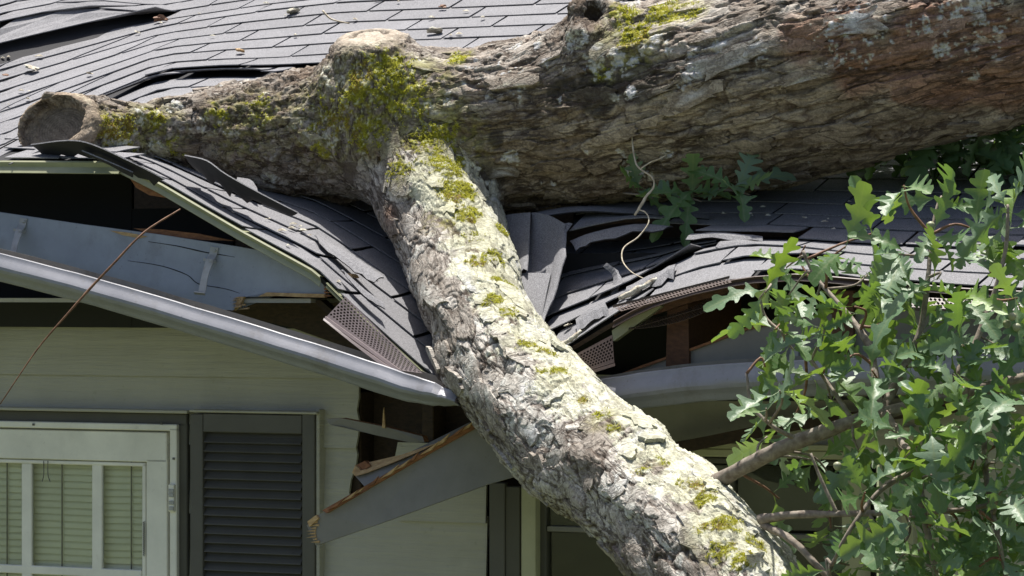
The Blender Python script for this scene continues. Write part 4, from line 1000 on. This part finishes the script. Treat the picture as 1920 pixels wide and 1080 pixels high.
# loose plates of bark standing proud of the surface
CAMV = np.array((0, 0, ZC)); face = ((CAMV - P) * Nn).sum(1) / np.linalg.norm(CAMV - P, axis=1); inview = (VX > -40) & (VX < 1970) & (VY > -60) & (VY < 1140)
def bark_plates(key, count, la, lb, gap):
    ki = keys.index(key); S, T, A, B, arc = TS[key]; ok = np.where((WM == ki) & (face > .05) & inview & (moss < .5) & (cut == 0) & (ring < .2))[0]
    cand = rng.permutation(ok); used = []; n = 0
    for v in cand:
        c = P2[v]
        if used and (np.linalg.norm(np.array(used) - c, axis=1) < gap).any(): continue
        used.append(c); nr = Nn[v]; j = int(np.linalg.norm(S[:, :3] - c, axis=1).argmin()); tn = T[j] - nr * (T[j] @ nr); tn /= np.linalg.norm(tn); w = np.cross(nr, tn); r = S[j, 3]
        a, b = rng.uniform(*la), rng.uniform(*lb); m = 18; lift = rng.uniform(.0008, .0034); tx, ty = rng.uniform(.001, .0035) * rng.choice((-1, 1)), rng.uniform(-.0025, .0025)
        rad = 1 + .62 * (rng.random(m) - .5); skew = rng.uniform(-.6, .6); pw = rng.uniform(.45, .8)
        def ring_pts(k, up):
            o = []
            for q in range(m):
                t = 2 * math.pi * (q + .3) / m; ct, sn = math.cos(t), math.sin(t); x = a * math.copysign(abs(ct) ** pw, ct) * rad[q] * k; y = b * math.copysign(abs(sn) ** pw, sn) * rad[(q * 7) % m] * k + skew * x * b / a
                o.append(c + tn * x + w * y + nr * (up - y * y / (2 * r) + tx * x / a + ty * y / b))
            return o
        vs = ring_pts(1, lift) + ring_pts(.6, lift + .0004 + .0008 * rng.random()) + [c + nr * (lift + .0010)] + ring_pts(.97, -.008)
        fs = [(q, (q + 1) % m, m + (q + 1) % m, m + q) for q in range(m)] + [(m + q, m + (q + 1) % m, 2 * m) for q in range(m)] + [(2 * m + 1 + q, 2 * m + 1 + (q + 1) % m, (q + 1) % m, q) for q in range(m)]
        o = mesh_obj('bark_plate', vs, fs, 'bark', OP[key]); fix(o); o.matrix_parent_inverse = Matrix.Identity(4)
        g_ = rng.uniform(.9, 1.2); loc = ok[(np.abs(P2[ok] - c) < .10).all(1)]; VV = np.array(vs); cc = np.empty((len(vs), 4))
        for q in range(len(vs)): cc[q] = COLV[loc[((P2[loc] - VV[q]) ** 2).sum(1).argmin()]]
        cc[:, :3] = np.clip((cc[:, :3] * .7 + cc[:, :3].mean(0) * .3) * g_, 0, .82); cc[:, 3] *= .8
        at = o.data.color_attributes.new('bark_col', 'FLOAT_COLOR', 'POINT'); at.data.foreach_set('color', cc.astype(np.float32).ravel())
        uv = o.data.attributes.new('bark_uvw', 'FLOAT_VECTOR', 'POINT'); L0 = UVW[v]; uv.data.foreach_set('vector', np.array([L0 + (np.array(q) - c) for q in vs]).astype(np.float32).ravel())
        o.matrix_parent_inverse = OP[key].matrix_world.inverted() if False else Matrix.Identity(4)
        n += 1
        if n >= count: break
bark_plates('limb', 100, (.028, .072), (.016, .036), .066)
bark_plates('trunk', 100, (.04, .10), (.012, .030), .085)
bark_plates('stub', 40, (.018, .042), (.010, .020), .055)
# the trunk and limb go on outside the picture
for pts in ([(2140, -14, .56, .27), (2500, -110, .62, .29), (2900, -60, .7, .32), (3400, 300, .8, .35), (4000, 1100, .9, .40), (4400, 1750, .95, .48)],):
    S = ptube(pts, 8); v, f = tube_data(S, 40, .10); o = mesh_obj('trunk', v, f, 'twig_bark', None, True); oakpart(o)
S = spline([(*U(1447, 1262, -1.41), .148), (*U(1500, 1420, -1.56), .14), (*U(1560, 1700, -1.75), .13), (*U(1680, 2150, -1.95), .12), (*U(1800, 2460, -2.1), .10)], 8)
v, f = tube_data(S, 30, .10); oakpart(mesh_obj('limb', v, f, 'twig_bark', None, True))

# ------------------------------------------------------------------ oak leaves
def leaf_mesh(seed):
    R = random.Random(seed)
    nl = R.choice((3, 4, 4)); L = 1.; st = [(0, .0), (.06, .02), (.14, .05)]
    for i in range(nl):
        c = .26 + .52 * i / (nl - 1) + R.uniform(-.015, .015); w = (.20, .29, .30, .20)[i if nl == 4 else i + 1] * R.uniform(.85, 1.15) if nl == 4 else (.22, .31, .22)[i] * R.uniform(.85, 1.15)
        st += [(c - .062, w * .50), (c - .035, w * .90), (c, w * 1.04), (c + .032, w * .96), (c + .055, w * .55)]
        if i < nl - 1: st.append((c + .52 / (nl - 1) / 2, .055 + .03 * R.random()))
    st += [(.90, .15), (.965, .11), (1., .0)]
    st.sort(); vs, fs, ve = [], [], []
    bend = R.uniform(-.6, 1.1); cup = R.uniform(-.4, .8); tw = R.uniform(-.5, .5); wob = R.uniform(0, 6)
    def pos(s, w, lobe):
        x = w * (1 + .10 * math.sin(9 * s + wob + (3 if w < 0 else 0))); y = s + (abs(w) * .30 if lobe else abs(w) * .1)
        z = -bend * s * s + cup * abs(w) * .8 + tw * w * s + .03 * math.sin(s * 14 + wob) * (abs(w) / .25)
        return (x, y, z)
    for s, w in st:
        vs += [pos(s, -w, w > .1), pos(s, -w * .45, w > .1), pos(s, 0, False), pos(s, w * .45, w > .1), pos(s, w, w > .1)]; ve += [0, 0.25, 1, .25, 0]
    n = len(st)
    m0 = len(vs); vs += [(-.010, 0.02, .004), (.010, 0.02, .004), (-.008, -.14, .02 + .1 * bend), (.008, -.14, .02 + .1 * bend)]; ve += [1, 1, 1, 1]; fs.append((m0, m0 + 1, m0 + 3, m0 + 2))
    for i in range(n - 1):
        for j in range(4): a = i * 5 + j; fs.append((a, a + 1, a + 6, a + 5))
    me = bpy.data.meshes.new('leaf'); me.from_pydata(vs, [], fs); me.validate(); me.shade_smooth(); me.materials.append(MATS['leaf'])
    at = me.attributes.new('vein', 'FLOAT', 'POINT'); at.data.foreach_set('value', ve[:len(me.vertices)]); return me
LM = [leaf_mesh(s) for s in range(22)]
NL = [0]
def put_leaf(p, d, up, size, parent, inv=None):
    """leaf with its stalk at p, blade along d, face towards up"""
    y = Vector(d).normalized(); x = y.cross(Vector(up)).normalized(); z = x.cross(y)
    M = Matrix((x, y, z)).transposed().to_4x4(); M.translation = p
    o = bpy.data.objects.new('leaf', LM[random.randrange(len(LM))]); COL.objects.link(o)
    o.matrix_world = M @ Matrix.Diagonal((size * random.uniform(.85, 1.1) * random.choice((-1, 1)), size, size, 1))
    o.parent = parent
    if inv is not None: o.matrix_parent_inverse = inv
    NL[0] += 1; return o
# boughs at the right, growing from the limb
BR = [[(1340, 905, -1.12, .020), (1420, 862, -1.15, .019), (1500, 826, -1.16, .018), (1600, 790, -1.14, .0165), (1655, 776, -1.12, .016), (1760, 748, -1.10, .014), (1900, 712, -1.05, .012), (2050, 680, -1.0, .010)],
      [(1425, 975, -1.22, .013), (1480, 966, -1.25, .010), (1570, 964, -1.27, .008), (1660, 962, -1.25, .007), (1780, 958, -1.2, .006), (1900, 940, -1.2, .005)],
      [(1432, 985, -1.22, .010), (1480, 1010, -1.28, .009), (1530, 1058, -1.3, .008), (1580, 1110, -1.3, .007)],
      [(1650, 778, -1.12, .012), (1642, 720, -1.10, .010), (1630, 650, -1.05, .009), (1590, 590, -1.0, .007), (1530, 520, -.95, .005), (1505, 470, -.95, .004)],
      [(1652, 774, -1.12, .012), (1690, 700, -1.05, .010), (1725, 620, -1.0, .008), (1740, 520, -.98, .006), (1745, 440, -.95, .004)],
      [(1660, 778, -1.13, .013), (1690, 830, -1.2, .012), (1718, 880, -1.25, .011), (1730, 960, -1.28, .009), (1750, 1050, -1.28, .008), (1760, 1120, -1.28, .007)],
      [(1760, 748, -1.1, .009), (1820, 660, -1.05, .008), (1860, 560, -1.0, .006), (1885, 470, -.98, .005), (1890, 400, -.98, .004)],
      [(1800, 738, -1.08, .008), (1840, 800, -1.15, .008), (1850, 900, -1.2, .007), (1870, 1000, -1.25, .006), (1890, 1100, -1.25, .005)],
      [(1600, 790, -1.14, .006), (1560, 730, -1.1, .005), (1500, 650, -1.05, .004), (1440, 600, -1.0, .003), (1425, 560, -1.0, .003)],
      [(1500, 826, -1.16, .006), (1450, 800, -1.2, .005), (1410, 760, -1.2, .004), (1400, 700, -1.2, .003)],
      [(1718, 880, -1.25, .007), (1650, 920, -1.3, .006), (1590, 1000, -1.35, .005), (1560, 1060, -1.35, .004)],
      [(1570, 964, -1.27, .005), (1540, 900, -1.27, .004), (1520, 850, -1.27, .003)]]
boughs = []; BP = []
for i, b in enumerate(BR):
    o = twig('bough', b, 'twig_bark', None, 9, 6, .25); oakpart(o); boughs.append(o)
    S = ptube(b, 6)
    for k, q in enumerate(S): BP.append((q[:3], i))
BPa = np.array([b[0] for b in BP])
TIPS = [(1700, 345, 3, .97), (1762, 372, 3, .98), (1745, 440, 4, .95), (1880, 385, 5, 1.0), (1830, 430, 4, 1.0), (1905, 440, 4, 1.0), (1640, 440, 4, .95), (1690, 470, 4, .95), (1590, 465, 2, .95), (1455, 500, 5, .95), (1400, 540, 4, 1.0), (1470, 560, 4, 1.0),
        (1530, 560, 4, .95), (1545, 610, 4, 1.0), (1630, 520, 5, 1.0), (1700, 540, 5, 1.0), (1760, 520, 5, 1.0), (1800, 560, 5, 1.0), (1860, 530, 5, 1.0), (1905, 560, 5, 1.02), (1600, 580, 4, 1.), (1660, 610, 5, 1.05), (1730, 610, 5, 1.05), (1800, 640, 5, 1.05), (1870, 640, 5, 1.05), (1920, 660, 5, 1.05),
        (1420, 620, 4, 1.05), (1480, 660, 4, 1.05), (1520, 700, 4, 1.1), (1400, 690, 3, 1.2), (1410, 760, 3, 1.2), (1440, 740, 3, 1.2), (1590, 680, 4, 1.1), (1640, 690, 4, 1.1), (1720, 690, 5, 1.1), (1780, 700, 5, 1.1), (1850, 720, 5, 1.1), (1915, 740, 5, 1.1),
        (1480, 780, 3, 1.0), (1560, 750, 3, .98), (1530, 870, 3, 1.0), (1400, 825, 3, 1.0), (1560, 900, 3, 1.05), (1610, 850, 4, 1.3), (1680, 800, 4, 1.2), (1740, 800, 5, 1.2), (1800, 800, 5, 1.2), (1860, 810, 5, 1.2), (1910, 830, 5, 1.2),
        (1450, 930, 2, 1.05), (1620, 920, 4, 1.35), (1680, 900, 5, 1.3), (1750, 890, 5, 1.3), (1820, 890, 5, 1.28), (1890, 910, 5, 1.3), (1560, 990, 2, 1.35), (1630, 1000, 3, 1.38), (1700, 980, 5, 1.35), (1770, 980, 5, 1.3), (1840, 980, 5, 1.3), (1905, 990, 5, 1.3),
        (1600, 1060, 4, 1.36), (1680, 1060, 5, 1.36), (1750, 1065, 5, 1.3), (1830, 1060, 5, 1.3), (1900, 1070, 5, 1.3), (1560, 1090, 3, 1.36), (1860, 760, 5, 1.1), (1730, 850, 4, 1.2), (1870, 870, 4, 1.2), (1790, 930, 5, 1.2), (1700, 1020, 5, 1.2), (1800, 1030, 5, 1.2), (1880, 1040, 5, 1.2), (1650, 960, 4, 1.2)]
def rosette(p, base, count, parent, inv, size=(.074, .138), spread=1.):
    ax = (Vector(p) - Vector(base)); ax = ax.normalized() if ax.length > 1e-4 else Vector((0, 0, 1)); a0 = random.random() * 6.28
    s = ax.cross(Vector((.3, .9, .2))).normalized(); t = ax.cross(s)
    for i in range(count):
        a = a0 + i * 2.4 + random.uniform(-.3, .3); d = ax * random.uniform(.1, .9) + (s * math.cos(a) + t * math.sin(a)) * spread + Vector((random.uniform(-.4, .4), -.1, random.uniform(-.75, .35)))
        up = Vector((random.uniform(-.7, .7), random.uniform(-1.3, .2), random.uniform(.1, 1.)))
        put_leaf(Vector(p) - ax * random.uniform(0, .03) + d.normalized() * .016, d, up, random.uniform(*size), parent, inv)
for (px, py, c, dn) in TIPS:
    px += max(0, (1500 - px)) * .35
    n = -dn + random.uniform(-.13, .16)
    p = U(px + random.uniform(-8, 8), py + random.uniform(-8, 8), n); d = np.linalg.norm(BPa - np.array(p), axis=1); j = int(d.argmin()); q = Vector(BP[j][0]); bo = boughs[BP[j][1]]
    if d[j] > .03:
        m = (p + q) / 2 + Vector((random.uniform(-.02, .02), random.uniform(-.02, .02), random.uniform(-.01, .03)))
        S = spline([(*q, .0042), (*m, .0032), (*p, .0022)], 4); v, f = tube_data(S, 6, .2)
        tw = mesh_obj('twig', v, f, 'red_twig' if random.random() < .35 else 'twig_bark', bo, True)
    rosette(p, q, c, bo, None)
# acorns
for (px, py, n) in ((1898, 592, -1.15), (1906, 612, -1.15), (1888, 606, -1.13), (1808, 750, -1.2), (1745, 421, -1.0), (1570, 872, -1.35)):
    p = U(px, py, n); bm = bmesh.new(); bmesh.ops.create_icosphere(bm, subdivisions=2, radius=.010)
    for v in bm.verts: v.co.z *= 1.25 if v.co.z < 0 else .8; v.co += p
    me = bpy.data.meshes.new('acorn'); bm.to_mesh(me); bm.free(); me.shade_smooth(); me.materials.append(MATS['olive_paint'])
    o = bpy.data.objects.new('acorn', me); COL.objects.link(o); o.parent = boughs[0]

# the crown goes on behind the trunk at the right: too many and too hidden to count
def foliage(name, count, pxr, pyr, nr, parent):
    vs, fs = [], []
    for _ in range(count):
        me = LM[random.randrange(len(LM))]; p = U(random.uniform(*pxr), random.uniform(*pyr), random.uniform(*nr)); sz = random.uniform(.10, .17)
        y = Vector((random.uniform(-1, 1), random.uniform(-1, .6), random.uniform(-.8, .4))).normalized(); x = y.cross(Vector((random.uniform(-.5, .5), -.3, 1))).normalized(); z = x.cross(y)
        M = Matrix((x, y, z)).transposed() * sz; o = len(vs); vs += [p + M @ v.co for v in me.vertices]; fs += [tuple(o + i for i in q.vertices) for q in me.polygons]
    ob = mesh_obj(name, vs, fs, 'leaf', None, True); ob['kind'] = 'stuff'; oakpart(ob); return ob
foliage('foliage', 260, (1560, 2150), (-60, 235), (.62, 1.15), oak)
foliage('foliage', 45, (1700, 1960), (780, 1110), (-1.12, -.85), oak)
foliage('foliage', 90, (1640, 2150), (225, 292), (.36, .62), oak)
# sprigs lying under the trunk
def sprig(label, px, py, n, count, size, base_dx=40):
    root = empty('oak_sprig', tuple(U(px, py, n))); tag(root, label, 'oak sprig'); inv = Matrix.Translation(-root.location)
    st = twig('stem', [(px - base_dx, py - 10, n + .08, .003), (px, py - 6, n + .02, .003), (px + 20, py, n, .002)], 'twig_bark', None, 6, 4); st.parent = root; st.matrix_parent_inverse = inv
    for i in range(count):
        a = i * 6.28 / count + random.random(); d = Vector((math.cos(a), -.5 + .3 * math.sin(a), .55 * math.sin(a) + .1))
        put_leaf(U(px, py - 8, n) + Vector((random.uniform(-.02, .02), 0, random.uniform(0, .02))), d, (random.uniform(-.3, .3), -.75, .65), random.uniform(*size), root, inv)
sprig('dark green oak sprig on the shingles behind the dangling twig', 1205, 372, .06, 5, (.08, .11))
sprig('oak sprig with broad leaf right of the dangling twig under the trunk', 1295, 378, .05, 6, (.10, .14))
sprig('rightmost of the three shaded oak sprigs under the trunk middle', 1385, 365, .05, 6, (.09, .13))
sprig('oak leaves lying on the roof under the trunk, far right', 1640, 298, .36, 5, (.08, .12))
sprig('leafy oak sprig under the trunk by the right picture edge', 1740, 288, .38, 7, (.09, .13))
sprig('oak leaves behind the trunk at the right picture edge', 1880, 262, .38, 7, (.10, .14))

# ------------------------------------------------------------------ loose twigs and litter
o = twig('dangling_twig', [(1184, 228, .02, 0.0019), (1186, 270, .0, 0.0024), (1192, 305, -.02, 0.0025), (1202, 318, -.03, 0.0025), (1222, 332, -.03, 0.0026), (1226, 350, -.03, 0.0026), (1212, 368, -.04, 0.0040), (1202, 385, -.05, 0.0043), (1190, 404, -.06, 0.0031)], 'pale_twig')
solo(o, 'pale crooked twig dangling in front of the trunk', 'twig'); dt = o
for pts in ([(1202, 316, -.03, 0.0019), (1220, 304, -.03, 0.0017), (1236, 298, -.04, 0.0015), (1250, 290, -.04, 0.0011)],
            [(1198, 393, -.055, 0.0019), (1212, 400, -.07, 0.0020), (1216, 418, -.09, 0.0019), (1196, 445, -.12, 0.0020), (1170, 464, -.16, 0.0021), (1167, 488, -.2, 0.0019), (1184, 510, -.24, 0.0016), (1215, 526, -.28, 0.0014)]):
    t_ = twig('side_shoot', pts, 'pale_twig'); t_.parent = dt; t_.matrix_parent_inverse = Matrix.Translation(-dt.location)
o = twig('stalk', [(338, 392, -.55, .0022), (270, 436, -.62, .003), (215, 492, -.66, .0034), (170, 540, -.68, .0036), (130, 585, -.70, .003), (70, 655, -.72, .0022), (0, 758, -.74, .0018)], 'red_twig'); solo(o, 'thin red brown stalk slanting across the left gutter', 'twig')
o = twig('stick', [(1160, 560, -.40, .006), (1195, 543, -.38, .0085), (1222, 528, -.36, .006), (1236, 522, -.34, .004)], 'lichen_flake', rough=.9); solo(o, 'short lichen crusted stick on the torn right shingles', 'twig')
o = twig('stick', [(1046, 648, -.50, .004), (1070, 636, -.48, .006), (1090, 620, -.46, .004)], 'lichen_flake', rough=.9); solo(o, 'small lichen twig by the limb at the right eave', 'twig')
o = twig('stick', [(1520, 965 - 440, -.62, .003), (1500, 488, -.6, .003), (1510, 460, -.6, .002)], 'red_twig'); solo(o, 'bare upright twig in front of the right eave', 'twig')
o = twig('twig_litter', [(605, 20, BACK and .45, .003), (622, 36, .45, .003), (655, 44, .45, .002)], 'pale_twig'); solo(o, 'curved grey twig on the roof above the mossy collar', 'twig')
def litter(px, k, S, size, material, label, cat, seed, flat=.35):
    e = S.e(px, k); p = S.p(e, k); R = np.random.default_rng(seed); bm = bmesh.new(); bmesh.ops.create_icosphere(bm, subdivisions=2, radius=1)
    for v in bm.verts:
        s = 1 + .9 * (R.random() - .5); v.co = Vector((v.co.x * size * s * 1.3, v.co.y * size * s, max(v.co.z, -.4) * size * flat * s))
    me = bpy.data.meshes.new('bark_flake'); bm.to_mesh(me); bm.free(); me.materials.append(MATS[material])
    o = bpy.data.objects.new('bark_flake', me); COL.objects.link(o); o.location = (p[0], p[1], p[2] + .016 + size * .15); o.rotation_euler = (.3, 0, R.random() * 6); tag(o, label, cat)
litter(308, 8.6, BACK, .016, 'red_twig', 'brown curled bark scrap near the top left of the roof', 'bark flake', 1, .8)
litter(293, 9.6, BACK, .012, 'lichen_flake', 'white lichen scrap next to the brown curled bark scrap', 'bark flake', 2)
litter(550, 7.2, BACK, .020, 'lichen_flake', 'green lichen lump on the roof left of the mossy collar', 'bark flake', 3)
litter(160, 6.9, BACK, .020, 'lichen_flake', 'long pale lichen flake on the left shingles', 'bark flake', 4)
litter(275, 7.6, BACK, .010, 'lichen_flake', 'small pale flake below the brown bark scrap', 'bark flake', 5)
litter(40, 7.0, BACK, .009, 'red_twig', 'tiny rust coloured flake on the far left shingles', 'bark flake', 6)
litter(815, 4.4, BACK, .020, 'lichen_flake', 'white flake on the roof right of the mossy collar', 'bark flake', 7)
litter(830, 6.8, BACK, .012, 'red_twig', 'small brown twig scrap above the white flake', 'bark flake', 8)
litter(870, 8.3, BACK, .018, 'raw_wood', 'reddish bark strip at the top edge of the roof', 'bark flake', 9, .3)
litter(450, 3.4, BACK, .014, 'raw_wood', 'pinkish bark scrap on the roof above the stub', 'bark flake', 10, .3)
litter(242, 4.4, BACK, .010, 'pale_twig', 'thin straw coloured sliver on the left shingles', 'bark flake', 11, .3)
litter(660, 1.3, FLAP, .014, 'raw_wood', 'pinkish splinter heap on the sunlit left flap', 'bark flake', 12, .5)
litter(1065, .9, LOW, .009, 'lichen_flake', 'small white chip on the shingles right of the limb', 'bark flake', 13)
litter(1508, 4.4, UP, .007, 'lichen_flake', 'tiny pale chip on the shaded right shingles', 'bark flake', 14)
CV, CF = [], []
def crumb(S, px, k, seed):
    p = S.p(S.e(px, k), k) + np.array((0, 0, .010)); R = np.random.default_rng(seed); z = .004 + .006 * R.random(); i = len(CV); a = R.random() * 6.28; c_, s_ = math.cos(a), math.sin(a)
    for x, y, h in ((-1.5, -.4, 0), (.2, -.8, 0), (1.4, .1, 0), (.3, .7, 0), (-1, .5, 0), (-.4, -.1, .7), (.5, 0, .6)):
        x, y = x * z * (.7 + .6 * R.random()), y * z * (.7 + .6 * R.random()); CV.append(p + np.array((x * c_ - y * s_, x * s_ + y * c_, h * z + .003)))
    CF.extend([tuple(i + q for q in f) for f in ((0, 1, 5), (1, 6, 5), (1, 2, 6), (2, 3, 6), (3, 5, 6), (3, 4, 5), (4, 0, 5))])
for i in range(46):
    z_ = i % 4
    if z_ < 2: px = random.uniform(10, 1000); k = random.uniform(3, 9); S_ = BACK
    elif z_ == 2: px = random.uniform(480, 780); k = random.uniform(.3, 3.5); S_ = FLAP
    else: px = random.uniform(1320, 1640); k = random.uniform(3.2, 6); S_ = UP
    crumb(S_, px, k, 100 + i)
tag(mesh_obj('bark_crumbs', CV, CF, 'lichen_flake'), 'pale bark crumbs scattered over the roof shingles', 'bark crumbs', None, 'stuff')
print('shingles', NSH, 'leaves', NL, 'oak verts', NV)
